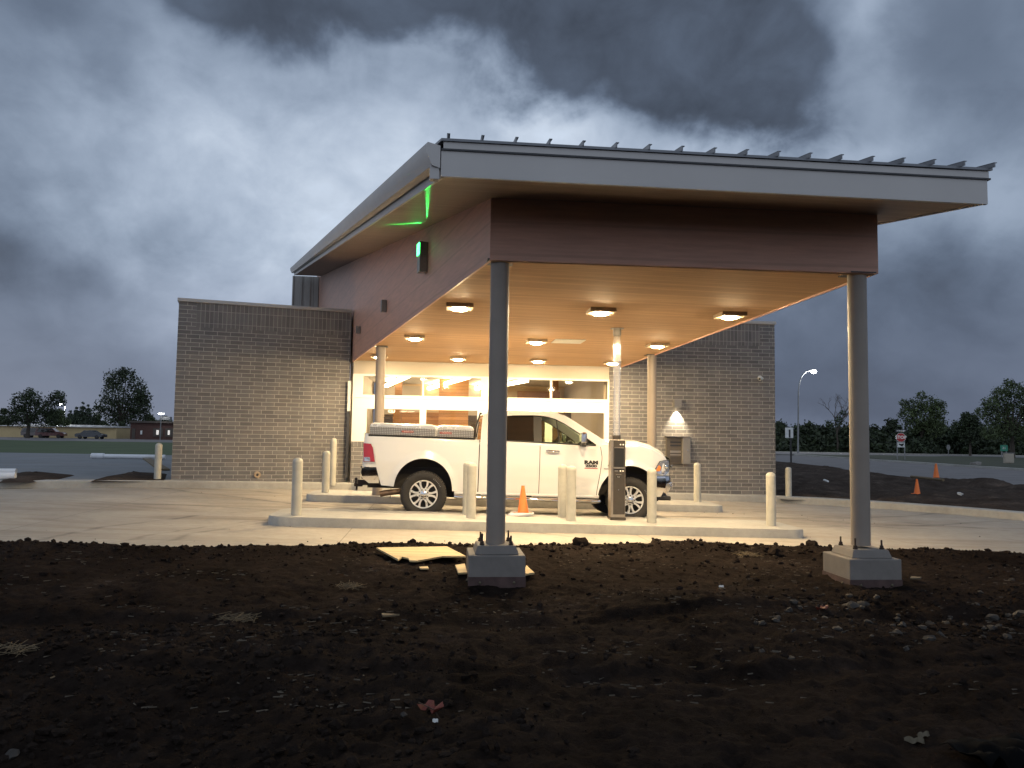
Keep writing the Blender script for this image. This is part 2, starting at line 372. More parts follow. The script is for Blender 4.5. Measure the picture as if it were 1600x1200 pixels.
def soil_mat(name, c0=(.0085, .0061, .0050), c1=(.0215, .0156, .0127), bs=1.0):
    m, t, b = principled(name); oc = t.new('ShaderNodeTexCoord').outputs['Object']
    n1 = t.noise(oc, 1.1, 8, .7, .4); n2 = t.noise(oc, 16, 8, .75); n3 = t.noise(oc, 70, 4, .7)
    c = t.ramp(n1, [(.30, c0), (.58, c1), (.74, tuple(q * 1.9 for q in c1))])
    c = t.mix(1.0, c, t.ramp(n2, [(.25, .55), (.75, 1.45)]), 'MULTIPLY')
    st = t.new('ShaderNodeMapping'); t.put(st.inputs[0], oc); st.inputs['Scale'].default_value = (7, 26, 20); st.inputs['Rotation'].default_value = (0, 0, .25)
    c = t.mix(t.math('MULTIPLY', t.ramp(t.noise(st.outputs[0], 1.7, 7, .7, .7), [(.62, 0.0), (.72, 1.0)]), .5), c, (.075, .058, .042))
    t.put(b.inputs['Base Color'], c); b.inputs['Roughness'].default_value = 1.0; b.inputs['Specular IOR Level'].default_value = .02
    bp = t.new('ShaderNodeBump'); bp.inputs['Strength'].default_value = .9 * bs; bp.inputs['Distance'].default_value = .03
    t.put(bp.inputs['Height'], t.math('ADD', n2, t.math('MULTIPLY', n3, .4))); t.put(b.inputs['Normal'], bp.outputs[0]); return m


def grass_mat(name, c0, c1):
    m, t, b = principled(name); oc = t.new('ShaderNodeTexCoord').outputs['Object']
    c = t.ramp(t.noise(oc, .35, 8, .7), [(.3, c0), (.7, c1)]); c = t.mix(1.0, c, t.ramp(t.noise(oc, 9, 5, .7), [(.25, .6), (.75, 1.4)]), 'MULTIPLY')
    t.put(b.inputs['Base Color'], c); b.inputs['Roughness'].default_value = .9; return m


def leaf_mat(name, col):
    m, t, b = principled(name); oc = t.new('ShaderNodeTexCoord').outputs['Object']
    c = t.ramp(t.noise(oc, .5, 5, .7), [(.3, tuple(x * .55 for x in col)), (.7, tuple(x * 1.45 for x in col))])
    gi = t.new('ShaderNodeNewGeometry'); c = t.mix(1.0, c, t.ramp(gi.outputs['Random Per Island'], [(0, .6), (1, 1.4)]), 'MULTIPLY')
    t.put(b.inputs['Base Color'], c); b.inputs['Roughness'].default_value = .7; return m


WARM = (1.0, .80, .52)
M = dict(
    brick=brick('dark brick', base=(.155, .147, .143), mortar=(.42, .40, .37)), soldier=brick('dark brick on end', True, base=(.155, .147, .143), mortar=(.34, .325, .305)),
    concrete=concrete('drive concrete', (.375, .335, .28), joints=((0, 4.6, 1.3), (1, 4.0, 1.25)), stain=.72, rings=((3.0, 9.5, 9.1, .10), (3.0, 9.5, 7.6, .09), (3.2, 8.9, 8.3, .05), (-7, 2, 14.5, .10), (-7, 2, 12.9, .10), (2, 30, 15.4, .14), (2, 30, 13.9, .14))), kerb=concrete('kerb concrete', (.40, .385, .35), stain=.25),
    lane=concrete('side lane concrete', (.20, .21, .22), stain=.35), pier=concrete('pier concrete', (.20, .18, .162), stain=.6),
    stain=mat('form stain', (.075, .045, .040), .9, var=.3, scale=9, bump=.3),
    soil=soil_mat('black soil'), soil2=soil_mat('far soil', (.034, .026, .021), (.074, .057, .047)), clod=soil_mat('soil clod', (.0115, .0086, .0073), (.0280, .0212, .0178)),
    asphalt=mat('asphalt', (.17, .155, .15), .9, var=.18, scale=.7, bump=.2), grass=grass_mat('lawn', (.030, .052, .010), (.058, .092, .022)),
    meadow=grass_mat('verge', (.03, .033, .014), (.06, .062, .028)),
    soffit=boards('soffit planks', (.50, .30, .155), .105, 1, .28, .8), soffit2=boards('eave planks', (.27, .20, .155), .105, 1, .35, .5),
    boxwall=boards('rust brown panel', (.62, .345, .25), .36, 2, .16, .5, .03, .2), panel=boards('seamed metal wall', (.32, .30, .28), .42, 0, .5, .45, .04),
    fascia=mat('grey fascia', (.47, .445, .43), .42, .1, .04, 1.2), seam=mat('roof seam metal', (.17, .175, .19), .4, .5, .08, 2), drip=mat('dark drip edge', (.035, .035, .04), .5),
    col=mat('column paint', (.27, .225, .185), .45, 0, .07, 2, dirt=.2, dirtcol=(.1, .09, .08)), coping=mat('coping metal', (.42, .39, .36), .4, .2, .05, 1.5),
    white=mat('white frame paint', (.70, .68, .62), .4, 0, .03, 2), header=mat('header panel', (.42, .37, .30), .5, 0, .03, 1),
    galv=mat('grey bollard paint', (.44, .42, .36), .5, 0, .10, 5, dirt=.45, dirtcol=(.22, .19, .15), bump=.10), pvc=mat('white pvc', (.74, .75, .77), .4, 0, .05, 3, dirt=.2),
    depbox=mat('deposit box metal', (.15, .125, .10), .4, .5, .06, 8), bronze=mat('bronze fixture', (.42, .32, .22), .5, .2, .06, 8), fixgrey=mat('grey sconce', (.24, .225, .21), .4, .4, .06, 8),
    lens=emis('lit lens', (1.0, .77, .45), 1230), lens_small=emis('lit sconce lens', (1.0, .86, .60), 14), green=emis('green lens', (.03, 1.0, .16), 14),
    pend=emis('pendant diffuser', (1.0, .82, .55), 20), spotl=emis('recessed light', (1.0, .82, .55), 14), street=emis('street lens', (.92, .97, 1.0), 60), farlamp=emis('far lamp', (.95, .98, 1.0), 35),
    rust=mat('rusty bolt', (.06, .04, .03), .8, .3, .3, 30), ply=boards('plywood', (.60, .44, .22), .05, 1, .1, .7, .12, .1, 0), plyedge=mat('plywood edge', (.35, .22, .11), .8),
    orange=mat('orange plastic', (.85, .20, .04), .55, 0, .08, 5, dirt=.15), blackp=mat('black rubber', (.022, .021, .02), .75, 0, .2, 20, bump=.2),
    steel=mat('brushed steel', (.46, .40, .33), .34, .85, .08, 9), dsteel=mat('dark steel panel', (.085, .072, .06), .35, .4, .1, 9), black=mat('black plastic', (.015, .015, .016), .45),
    signw=mat('sign white', (.7, .7, .68), .5), signr=mat('sign red', (.45, .03, .03), .45), signg=mat('sign green', (.03, .22, .14), .5), signb=mat('sign black', (.02, .02, .02), .5), signpost=mat('sign post', (.25, .25, .25), .5, .6),
    paint=mat('white truck paint', (.76, .75, .73), .22, 0, .015, 2, coat=.7), chrome=mat('chrome', (.78, .77, .76), .07, 1, .03, 4), tyre=mat('tyre', (.032, .029, .027), .8, 0, .15, 14, bump=.25),
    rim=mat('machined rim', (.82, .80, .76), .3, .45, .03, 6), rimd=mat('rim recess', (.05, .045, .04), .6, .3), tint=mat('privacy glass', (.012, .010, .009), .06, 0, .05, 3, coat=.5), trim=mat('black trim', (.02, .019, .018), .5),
    under=mat('underbody', (.035, .030, .026), .85), red=mat('tail lamp red', (.42, .012, .018), .15, 0, .05, 6, coat=.8), amber=mat('amber lamp', (.8, .25, .03), .2, coat=.6), lampg=mat('lamp chrome', (.62, .63, .66), .12, .8),
    seat=mat('beige seat', (.34, .28, .20), .8), dash=mat('dashboard', (.03, .028, .026), .6), exhaust=mat('exhaust', (.16, .11, .08), .5, .7),
    txt=mat('dark lettering', (.03, .03, .03), .4), txtr=mat('red lettering', (.4, .03, .03), .4), txtw=mat('white lettering', (.85, .82, .76), .4), label=mat('red badge', (.36, .10, .09), .4),
    glass=glass('window glass', (.96, .94, .90), .06), tglass=glass('truck glass', (.82, .86, .80), .06), acrylic=acrylic('clear acrylic'), glassd=glass('tinted glass', (.55, .55, .52), .12),
    roomwall=mat('room wall', (.52, .39, .23), .7, 0, .05, 1), roomgrey=mat('room grey wall', (.40, .35, .28), .7, 0, .05, 1), roomdark=mat('room dark panel', (.07, .055, .045), .6), slats=boards('wood slats', (.42, .21, .08), .11, 2, .75, .5, .15), wood=boards('wood post', (.24, .115, .045), .3, 2, .3, .5, .15),
    ceil=mat('ceiling', (.62, .58, .50), .8), floor=mat('room floor', (.25, .22, .18), .5), bark=mat('bark', (.06, .048, .038), .9, 0, .3, 6, bump=.6, bscale=14),
    leaf1=leaf_mat('dark leaves', (.026, .040, .014)), leaf2=leaf_mat('green leaves', (.062, .085, .030)), leaf3=leaf_mat('belt leaves', (.024, .036, .013)), leafev=leaf_mat('evergreen leaves', (.018, .030, .016)),
    beige=mat('beige metal wall', (.55, .42, .22), .7, 0, .08, .5), redbrick=mat('far red brick', (.085, .042, .034), .85, 0, .15, 2), carg=mat('grey car paint', (.035, .04, .048), .3, .3, coat=.5), carr=mat('red car paint', (.10, .03, .028), .35, coat=.5), carb=mat('brown car paint', (.10, .075, .07), .35, coat=.5), carw=mat('white van paint', (.6, .6, .58), .4, coat=.3),
    rock=mat('pale rock', (.036, .030, .025), .9, 0, .25, 12, bump=.7, bscale=25), paper=mat('paper scrap', (.10, .08, .05), .8), flag=mat('orange flag', (.15, .03, .016), .6), tarp=mat('black plastic sheet', (.004, .004, .0042), .8, 0, .2, 6, bump=.4, bscale=9, spec=.03),
    straw2=mat('trodden straw', (.075, .060, .042), .9, 0, .4, 20),
    straw=mat('dry straw', (.16, .12, .07), .9, 0, .3, 20),
)


# ------------------------------------------------------------------ ground, drive, kerbs
def sheet(name, xs, ys, zf, m, keep=None, smooth=True):
    Xg, Yg = np.meshgrid(xs, ys, indexing='ij'); Zg = zf(Xg, Yg); nx, ny = Xg.shape
    mb = MB(); mb.v = list(map(tuple, np.stack([Xg, Yg, Zg], -1).reshape(-1, 3).tolist()))
    I = np.arange(nx * ny).reshape(nx, ny); q = np.stack([I[:-1, :-1], I[1:, :-1], I[1:, 1:], I[:-1, 1:]], -1).reshape(-1, 4)
    if keep is not None:
        c = keep((Xg[:-1, :-1] + Xg[1:, 1:]) / 2, (Yg[:-1, :-1] + Yg[1:, 1:]) / 2).reshape(-1); q = q[c]
    mb.f = list(map(tuple, q.tolist())); mb.mi = [0] * len(mb.f)
    return struct(name, mb, m, smooth=180 if smooth else None, recalc=False)


g = MB(); g.poly([(-3000, -400, -.25), (3000, -400, -.25), (3000, 4000, -.25), (-3000, 4000, -.25)]); struct('ground', g, M['meadow'])


KERB = [(-34, 9.64), (-20, 14.6), (-8.3, 18.75), (-4.15, 20.22), W(-2.0, 20.2)[:2], W(9.25, 20.25)[:2], (8.5, 20.75), (9.7, 19.95), (10.8, 18.75), (11.65, 17.5), (12.5, 15.6), (13.1, 13.4), (13.4, 11), (13.5, 8)]
def strip(name, line, width, z0, z1, m, **kw):
    pts = []
    for i in range(len(line) - 1):
        a, b = np.array(line[i]), np.array(line[i + 1]); n = max(1, int(np.hypot(*(b - a)) / 1.0))
        pts += [a + (b - a) * k / n for k in range(n)]
    pts.append(np.array(line[-1])); P = np.array(pts)
    T = np.gradient(P, axis=0); T /= np.hypot(T[:, 0], T[:, 1])[:, None]; N = np.stack([-T[:, 1], T[:, 0]], 1)
    rows = []
    for p, n in zip(P, N):
        q = p + n * width; za, zb = drive_z(*p), drive_z(*p)
        rows.append([(p[0], p[1], za + z0), (p[0], p[1], za + z1 - .02), (p[0] + n[0] * .02, p[1] + n[1] * .02, za + z1), (q[0], q[1], zb + z1), (q[0], q[1], zb + z0)])
    mb = MB(); mb.grid(rows); return struct(name, mb, m, smooth=40, **kw), P, N
strip('kerb', KERB, .42, -.15, .172, M['kerb'])

# paved side lane behind the left kerb, with lawn and road beyond
def lane_keep(x, y): return (y > 18.75 + .355 * (x + 8.3) + .3) & (x < 7.2)
sheet('pavement', np.linspace(-70, 9.7, 161), np.concatenate([np.linspace(8, 24, 65), np.linspace(24.5, 42, 19)]), lambda x, y: drive_z(x, y) + .158, M['lane'], lane_keep)
sheet('lawn', np.linspace(-140, 12, 60), np.linspace(41.6, 97, 40), lambda x, y: drive_z(x, y) + .10 + .12 * fbm(x * .3, y * .3, 3), M['grass'])
g = MB(); g.poly([(-260, 97, .08), (20, 97, .08), (20, 170, .08), (-260, 170, .08)]); struct('road', g, M['asphalt'])
g = MB(); g.poly([(-260, 170, .06), (20, 170, .06), (20, 400, .06), (-260, 400, .06)]); struct('parking_lot', g, M['asphalt'])


def edge_y(x):
    return np.interp(x, [-16, -6.06, -3.99, -1.71, .96, 4.27, 6.2, 7.45, 9, 14], [6.6, 9.27, 9.78, 10.55, 11.2, 11.42, 11.5, 11.25, 10.9, 10.0])
sheet('drive', np.linspace(-34, 30, 129), np.linspace(7.2, 24, 68), drive_z, M['concrete'], lambda x, y: y > edge_y(x) - .45)
def soil_z(x, y):
    cl_ = y - 6.05 - .10 * x - .35 * (fbm(x * .35 + 2, y * 0 + 1, 2) - .5); rut = 0
    for o in (-.75, .75): rut = rut + np.exp(-((cl_ - o) / .15) ** 4)          # wheel ruts pressed across the site
    return _soil_raw(x, y, 1 - .75 * np.clip(rut, 0, 1)) - .045 * np.clip(rut, 0, 1) + .02 * np.exp(-((np.abs(cl_) - 1.0) / .10) ** 2)
def _soil_raw(x, y, damp):
    e = edge_y(x) + .20 * (fbm(x * 1.7, y * 0 + 3.3, 4) - .5) - y
    rough = .24 * (fbm(x * .55 + 4, y * .55, 3) - .5) + .11 * (fbm(x * 2.1, y * 2.1 + 9, 4) - .5) + damp * (.05 * (fbm(x * 6.3, y * 7.1, 3) - .5) + .055 * (fbm(x * 17, y * 19, 2) - .5))
    s = np.clip((e + .03) / .35, 0, 1); far = np.clip((e - .3) / 3, 0, 1)
    base = drive_z(x, y) * (1 - far) + .0 * far
    berm = .09 * np.exp(-((e - .45) / .35) ** 2) * (.4 + 1.3 * fbm(x * 1.1 + 31, y * .6, 3)) * np.where(x > 2, 1.15, .55)
    return base + s * (.035 + rough * (.35 + .65 * far)) + berm * s - .06 * (1 - s)
xs = np.concatenate([np.linspace(-14, -6, 90), np.linspace(-5.96, 8.5, 420), np.linspace(8.56, 16, 90)])
ys = np.concatenate([np.linspace(-3, 2.4, 30), np.linspace(2.44, 12.0, 300)])
sheet('soil', xs, ys, soil_z, M['soil'], lambda x, y: y < edge_y(x) + .45)

# clods and crumbs lying on the soil: countless, one object
ICO = bmesh.new(); bmesh.ops.create_icosphere(ICO, subdivisions=1, radius=1.0)
ICV = np.array([v.co[:] for v in ICO.verts]); ICF = np.array([[v.index for v in f.verts] for f in ICO.faces]); ICO.free()
I2 = bmesh.new(); bmesh.ops.create_icosphere(I2, subdivisions=2, radius=1.0)
IC2V = np.array([v.co[:] for v in I2.verts]); IC2F = np.array([[v.index for v in f.verts] for f in I2.faces]); I2.free()
def clods(n, xr, yr, dens, rmin, rmax, zf, seedv=0, flat=.75):
    x = RNG.uniform(*xr, n); y = RNG.uniform(*yr, n); k = RNG.random(n) < dens(x, y); x, y = x[k], y[k]; n = len(x)
    r = rmin * (rmax / rmin) ** (RNG.random(n) ** 2.2)
    z = zf(x, y) + r * .25
    V = ICV[None] * RNG.uniform(.68, 1.28, (n, len(ICV), 1)) * RNG.uniform(.6, 1.3, (n, 1, 3)) * r[:, None, None]; V[:, :, 2] *= flat
    a = RNG.uniform(0, 2 * PI, n); c, s = np.cos(a)[:, None], np.sin(a)[:, None]
    X = V[:, :, 0] * c - V[:, :, 1] * s + x[:, None]; Y = V[:, :, 0] * s + V[:, :, 1] * c + y[:, None]; Z = V[:, :, 2] + z[:, None]
    mb = MB(); mb.v = list(map(tuple, np.stack([X, Y, Z], -1).reshape(-1, 3).tolist()))
    mb.f = list(map(tuple, (ICF[None] + (np.arange(n) * len(ICV))[:, None, None]).reshape(-1, 3).tolist())); mb.mi = [0] * len(mb.f); return mb
def dens(x, y):
    left = np.clip(1.15 - ((x + 2.4) / 2.6) ** 2 - ((y - 4.2) / 2.6) ** 2, 0, 1)
    right = np.clip(1.1 - ((x - 4.6) / 2.4) ** 2 - ((y - 7.0) / 1.6) ** 2, 0, 1); rim = np.exp(-((edge_y(x) - .4 - y) / .4) ** 2) * .8
    return np.where(y < edge_y(x) - .02, np.clip(.10 + left + .7 * right + rim, 0, 1), 0.02)
stuff('soil_clods', clods(52000, (-7.5, 9), (2.6, 11.6), dens, .006, .040, soil_z), M['clod'], 'dark crumbly clods scattered over the bare soil', 'soil clods', recalc=False)

# bare dirt right of the drive, between the kerb and the road
KX = np.array([q[1] for q in KERB[::-1]]); KXx = np.array([q[0] for q in KERB[::-1]])
def dirt_z(x, y):
    r = .55 * (fbm(x * .28 + 7, y * .28, 4) - .5) + .25 * (fbm(x * 1.3, y * 1.3, 4) - .5) + .08 * (fbm(x * 5, y * 5, 2) - .5)
    inside = np.where(y < 20.9, x - np.interp(y, KX[:9], KXx[:9]) - .36, np.where(x < 9.4, y - 20.9 + np.maximum(x - 7.6, 0) , y))
    m = np.clip(inside / 2.2, 0, 1); ridge = .20 * np.exp(-((x - 17.4 - .8 * np.sin(y * .3)) / .9) ** 2) * np.clip((36 - y) / 6, .15, 1) * (.3 + 1.3 * fbm(x * .9, y * .9, 3)); edge = np.clip((19.3 - x) / 1.2, 0, 1)
    fade = np.clip((62 - y) / 8, 0, 1) * edge
    return drive_z(x, y) + .10 + (r * m + ridge) * fade - .10 * (1 - fade)
sheet('dirt', np.linspace(7.3, 20.5, 150), np.concatenate([np.linspace(9, 34, 220), np.linspace(34.3, 64, 70)]), dirt_z, M['soil2'],
      lambda x, y: np.where(y < 20.9, x > np.interp(y, KX[:9], KXx[:9]) + .36, x > 7.25))
g = MB(); g.grid([[(19, y, -.035), (31.5, y, -.035)] for y in (4, 20, 40, 60, 92)]); struct('side_road', g, M['asphalt'])
g = MB(); g.grid([[(31.5, 20, -.2), (31.5, 20, .10), (31.75, 20, .11)], [(31.5, 86, -.2), (31.5, 86, .10), (31.75, 86, .11)]]); struct('road_kerb', g, M['kerb'])
sheet('verge', np.linspace(31.75, 120, 60), np.linspace(14, 88, 50), lambda x, y: .09 + .25 * (fbm(x * .3, y * .3, 3) - .45), M['meadow'])
sheet('field', np.linspace(4, 19.6, 30), np.linspace(60, 88, 30), lambda x, y: .02 + .2 * (fbm(x * .4, y * .4, 3) - .45), M['meadow'])
g = MB(); g.poly([(10, 88, .04), (240, 80, .04), (240, 96, .04), (10, 102, .04)]); struct('main_road', g, M['asphalt'])
g = MB(); g.box((0, 0, 0), (230, .45, .17)); struct('road_kerb', g, M['kerb'], loc=(10, 102.2, .0), rotz=-math.atan2(6, 230))
# dirt patches left in the side lane
for nm, pts in (('dirt_patch', [(0, 741), (60, 737.5), (118, 742), (92, 748), (45, 751.5), (0, 752)]), ('dirt_patch', [(140, 751), (160, 745), (205, 738.5), (262, 740), (262, 751)])):
    zz = lambda x, y: drive_z(x, y) + .175
    C = [at_z(*q, zz) for q in pts]; cc = sum(C) / len(C); mb = MB(); rows = []
    for k in range(9):
        s = k / 8; rows.append([tuple(cc + (q - cc) * s * (1 + .12 * (vnoise(np.array([q[0] * 3]), np.array([q[1] * 3]))[0] - .5)) + np.array([0, 0, (.10 * (1 - s) + .05 * random.random() * (1 - s)) - .03 * (k == 8)])) for q in C + C[:1]])
    mb.grid(rows); struct(nm, mb, M['soil2'], smooth=60)


# ------------------------------------------------------------------ bank building with its drive-through canopy (local x = u, y = v - 20.65)
V0 = 20.65
SOF = 3.55
def eave(v): return 4.225 + .165 * (v - 8.34)                     # underside of the sloping roof
bank = thing('bank_building', 'brick and glass bank building with a sloped canopy over its drive-through lanes', 'building', W(0, V0, 0), A)
def B(name, mb, m, **kw): return obj(name, mb, m, bank, **kw)
def lv(v): return v - V0
# brick wings
wl = MB(); wl.box((0, 0, .0), (4.285, 9, 4.85)); lw = B('wall', wl, M['brick'], loc=(-6.504, lv(19.832), 0), rotz=L - A, label='left brick wing, angled, with a pipe end low on it')
sc_ = MB(); sc_.box((.42, -.004, 4.23), (4.283, .05, 4.849)); obj('soldier_course', sc_, M['soldier'], lw)
cpg = MB(); cpg.box((-.035, -.035, 4.851), (4.30, .4, 4.94)); obj('coping', cpg, M['coping'], lw, bevel=.008)
pp = MB(); pp.lathe([(.035, .0), (.035, -.07), (.062, -.07), (.062, -.03), (.085, -.03), (.085, .0)], 20, (2.02, 0, .52), 'y'); obj('pipe_end', pp, M['orange'] if False else M['bronze'], lw, smooth=40)
wr = MB(); wr.box((0, 0, 0), (4.70, 9, 4.85)); rw = B('wall', wr, M['brick'], loc=(4.69, lv(20.65), 0), label='right brick wing with a wall lamp and a deposit box')
sc_ = MB(); sc_.box((0, -.004, 4.23), (4.28, .05, 4.849)); obj('soldier_course', sc_, M['soldier'], rw)
cpg = MB(); cpg.box((-.03, -.035, 4.851), (4.735, .4, 4.94)); obj('coping', cpg, M['coping'], rw, bevel=.008)
kn = MB(); kn.box((-2.235, 0, 0), (4.685, .3, 1.27)); kw_ = B('low_wall', kn, M['brick']); sc_ = MB(); sc_.box((-2.235, -.004, 1.271), (4.685, .3, 1.40)); obj('soldier_course', sc_, M['soldier'], kw_)
# storefront
hd = MB(); hd.box((-2.24, .06, 3.20), (4.685, .2, SOF + .2)); B('header_panel', hd, M['header'])
fr = MB()
def fbx(u0, u1, z0, z1, y0=0.0, y1=.12): fr.box((u0, y0, z0), (u1, y1, z1))
PT = [(-1.98, -.41), (-.36, 1.165), (1.50, 3.05), (3.10, 4.64)]; PL_ = [(-1.86, -.46), (-.29, 1.08), (1.55, 2.92), (3.12, 4.55)]
fbx(-2.24, 4.685, 3.145, 3.198, .03); fbx(-2.24, 4.685, 2.56, 2.645, .03); fbx(-2.24, 4.685, 2.275, 2.36, .03); fbx(-2.24, 4.685, 2.362, 2.558, .045); fbx(-2.24, 4.685, 1.402, 1.46, .03)
def uprights(panes, z0, z1):
    e = [-2.24] + [q for p in panes for q in p] + [4.685]
    for i in range(0, len(e), 2): fbx(e[i], e[i + 1], z0, z1, .035)
uprights(PT, 2.645, 3.145); uprights(PL_, 1.46, 2.275)
B('window_frame', fr, M['white'])
for p in PT: q = MB(); q.box((p[0] - .01, .075, 2.64), (p[1] + .01, .083, 3.15)); B('window_pane', q, M['glass'])
for p in PL_: q = MB(); q.box((p[0] - .01, .075, 1.455), (p[1] + .01, .083, 2.28)); B('window_pane', q, M['glass'])
text('window_lettering', 'CU', .105, M['txtw'], bank, (-1.21, .068, 2.215), bold=.006, sx=1.25)
text('window_lettering', 'CREDIT UNION', .055, M['txtw'], bank, (-.80, .068, 2.215), sx=1.0)
dsp = MB(); dsp.box((-2.36, .0, .45), (-2.29, .08, 2.2)); B('downspout', dsp, M['drip'], loc=(-.02, .06, 0)); dsp = MB(); dsp.box((-2.372, -.0, 2.2), (-2.298, .07, 3.0)); B('downspout', dsp, M['white'], loc=(0, .05, 0))
# room behind the glass
rm = MB(); rm.box((-2.2, 7.0, 0), (4.7, 7.2, 3.7)); B('room_wall', rm, M['roomwall'])
rm = MB(); rm.box((-2.35, .35, .2), (-2.25, 7, 3.7)); B('room_wall', rm, M['roomgrey']); rm = MB(); rm.box((4.6, .35, 0), (4.68, 7, 3.7)); B('room_wall', rm, M['roomgrey'])
rm = MB(); rm.box((-2.3, .3, 3.42), (4.65, 7, 3.5)); B('room_ceiling', rm, M['ceil']); rm = MB(); rm.box((-2.3, .3, .1), (4.65, 7, .28)); B('room_floor', rm, M['floor'])
for u0, u1, y, z0, z1, mk in ((-1.45, .35, 5.0, 1.9, 2.35, 'slats'), (.05, 1.0, 4.2, .3, 3.42, 'slats'), (-1.9, .1, 5.6, .3, 2.2, 'roomdark'), (1.05, 2.6, 6.0, .3, 2.3, 'roomdark'), (3.45, 3.62, 2.2, .3, 3.42, 'wood'), (-1.35, -1.12, 4.0, .3, 3.42, 'wood'),
                             (-2.1, -.6, 6.4, 2.3, 3.3, 'roomgrey'), (.3, 1.5, 6.6, 2.3, 3.3, 'roomgrey'), (4.0, 4.15, 3, .3, 2.6, 'roomdark'), (2.8, 4.3, 6.2, 1.6, 3.2, 'wood')):
    rm = MB(); rm.box((u0, y, z0), (u1, y + .12, z1)); B('room_panel', rm, M[mk])
def pend(p0, p1, zl):
    a, b = UV(at_z(*p0, zl)), UV(at_z(*p1, zl)); q = MB(); d = b - a; n = np.array([-d[1], d[0], 0]) / np.hypot(d[0], d[1]) * .06
    vs = [a - n, a + n, b + n, b - n]; vs = [(p[0], lv(p[1]), p[2]) for p in vs]; q.add(vs + [(x, y, z + .09) for x, y, z in vs], [(0, 1, 2, 3), (7, 6, 5, 4), (0, 4, 5, 1), (1, 5, 6, 2), (2, 6, 7, 3), (3, 7, 4, 0)])
    c = (a + b) / 2
    for s in (-.5, .5): w = a + (b - a) * (.5 + s * .8); q.box((w[0] - .008, lv(w[1]) - .008, zl + .09), (w[0] + .008, lv(w[1]) + .008, 3.43))
    return B('pendant_light', q, M['pend'])
pend((603, 605), (640, 588.5), 3.22); pend((663, 611), (737, 590), 3.22); pend((740, 611), (775, 600), 3.22); pend((788, 603.5), (823, 597), 3.22)
for u, v in ((-.2, 3.0), (.5, 5), (3.9, 2.8), (2.2, 4.4), (-1.5, 5.5)):
    q = MB(); q.lathe([(.001, 3.41), (.10, 3.41), (.11, 3.42)], 16, (u, v, 0)); B('ceiling_light', q, M['spotl'])

# canopy: level plank soffit, panelled box, sloped eave soffit, fascia, gutter and seamed roof
DWu, DWv = -math.sin(math.radians(12.77)), math.cos(math.radians(12.77)); DEu, DEv = -math.sin(math.radians(13.37)), math.cos(math.radians(13.37))
c0, c1 = (.56, 8.34), (4.99, 8.30); k0, k1 = (-2.235, 20.65), (5.0, 20.65)
so = MB(); so.prism([(p[0], lv(p[1])) for p in (c0, c1, k1, k0)], SOF, SOF + .05); B('soffit', so, M['soffit'])
tr = MB()
def pr(mb, a, b, z0, z1, th):                                    # upright slab from a to b, heights callable of v
    d = np.array([b[0] - a[0], b[1] - a[1]]); d /= np.hypot(*d); n = np.array([-d[1], d[0]]) * th
    P = [a, b, (b[0] + n[0], b[1] + n[1]), (a[0] + n[0], a[1] + n[1])]
    f0 = z0 if callable(z0) else (lambda v: z0); f1 = z1 if callable(z1) else (lambda v: z1)
    vs = [(p[0], lv(p[1]), f0(p[1])) for p in P] + [(p[0], lv(p[1]), f1(p[1])) for p in P]
    mb.add(vs, [(0, 3, 2, 1), (4, 5, 6, 7), (0, 1, 5, 4), (1, 2, 6, 5), (2, 3, 7, 6), (3, 0, 4, 7)]); return mb
wb = (c0[0] + DWu * 28, c0[1] + DWv * 28)
up = lambda v: eave(v) + .1
bx = MB(); pr(bx, (c0[0] - .02, c0[1] - .02), (c1[0] + .02, c1[1] - .02), SOF - .02, up, .03); B('canopy_wall', bx, M['boxwall'])
bx = MB(); pr(bx, wb, (c0[0] - .02, c0[1] + .012), SOF - .02, up, .03); B('canopy_wall', bx, M['boxwall'])
bx = MB(); pr(bx, (c1[0] + .02, c1[1] + .012), (5.02, 30), SOF - .02, up, .03); B('canopy_wall', bx, M['boxwall'])
for a, b in ((c0, c1), ):
    e = MB(); pr(e, (a[0] + .012, a[1] + .012), (b[0] - .012, b[1] + .012), SOF - .03, SOF - .001, .05); B('edge_trim', e, M['soffit'])
F1, F2 = (.005, 7.094), (5.47, 7.145); EB = 27.0
F1b = (F1[0] + DEu * EB, F1[1] + DEv * EB); F2b = (5.47, F1b[1])
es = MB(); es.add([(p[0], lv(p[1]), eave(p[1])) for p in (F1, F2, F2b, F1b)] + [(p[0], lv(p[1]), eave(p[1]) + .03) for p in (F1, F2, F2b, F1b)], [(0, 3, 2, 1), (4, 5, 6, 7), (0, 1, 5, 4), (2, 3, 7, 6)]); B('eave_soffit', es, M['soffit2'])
fa = MB(); pr(fa, (F1[0] - .02, F1[1] - .02), (F2[0] + .02, F2[1] - .02), lambda v: 4.015, lambda v: 4.262, .04); B('fascia', fa, M['fascia'])
fa = MB(); pr(fa, (F2[0] + .02, F2[1] + .022), (F2b[0] + .02, F2b[1]), lambda v: eave(v) - .01, lambda v: eave(v) + .24, .04); B('fascia', fa, M['fascia'])
fa = MB(); pr(fa, F1b, (F1[0] - .02, F1[1] + .022), lambda v: eave(v) - .012, lambda v: eave(v) + .17, .03); B('fascia', fa, M['fascia'])
dl = MB(); pr(dl, (F1[0] - .02, F1[1] - .035), (F2[0] + .05, F2[1] - .035), 4.263, 4.28, .06); B('drip_edge', dl, M['drip'])
st_ = MB(); pr(st_, (F1[0] - .0, F1[1] - .032), (F2[0] + .03, F2[1] - .032), 4.281, 4.345, .05); B('fascia', st_, M['fascia'])
rf_ = MB(); TH = .335
RC = [(F1[0] - .02, F1[1] - .05), (F2[0] + .06, F2[1] - .05), (F2b[0] + .06, F2b[1]), (F1b[0] - .02, F1b[1])]
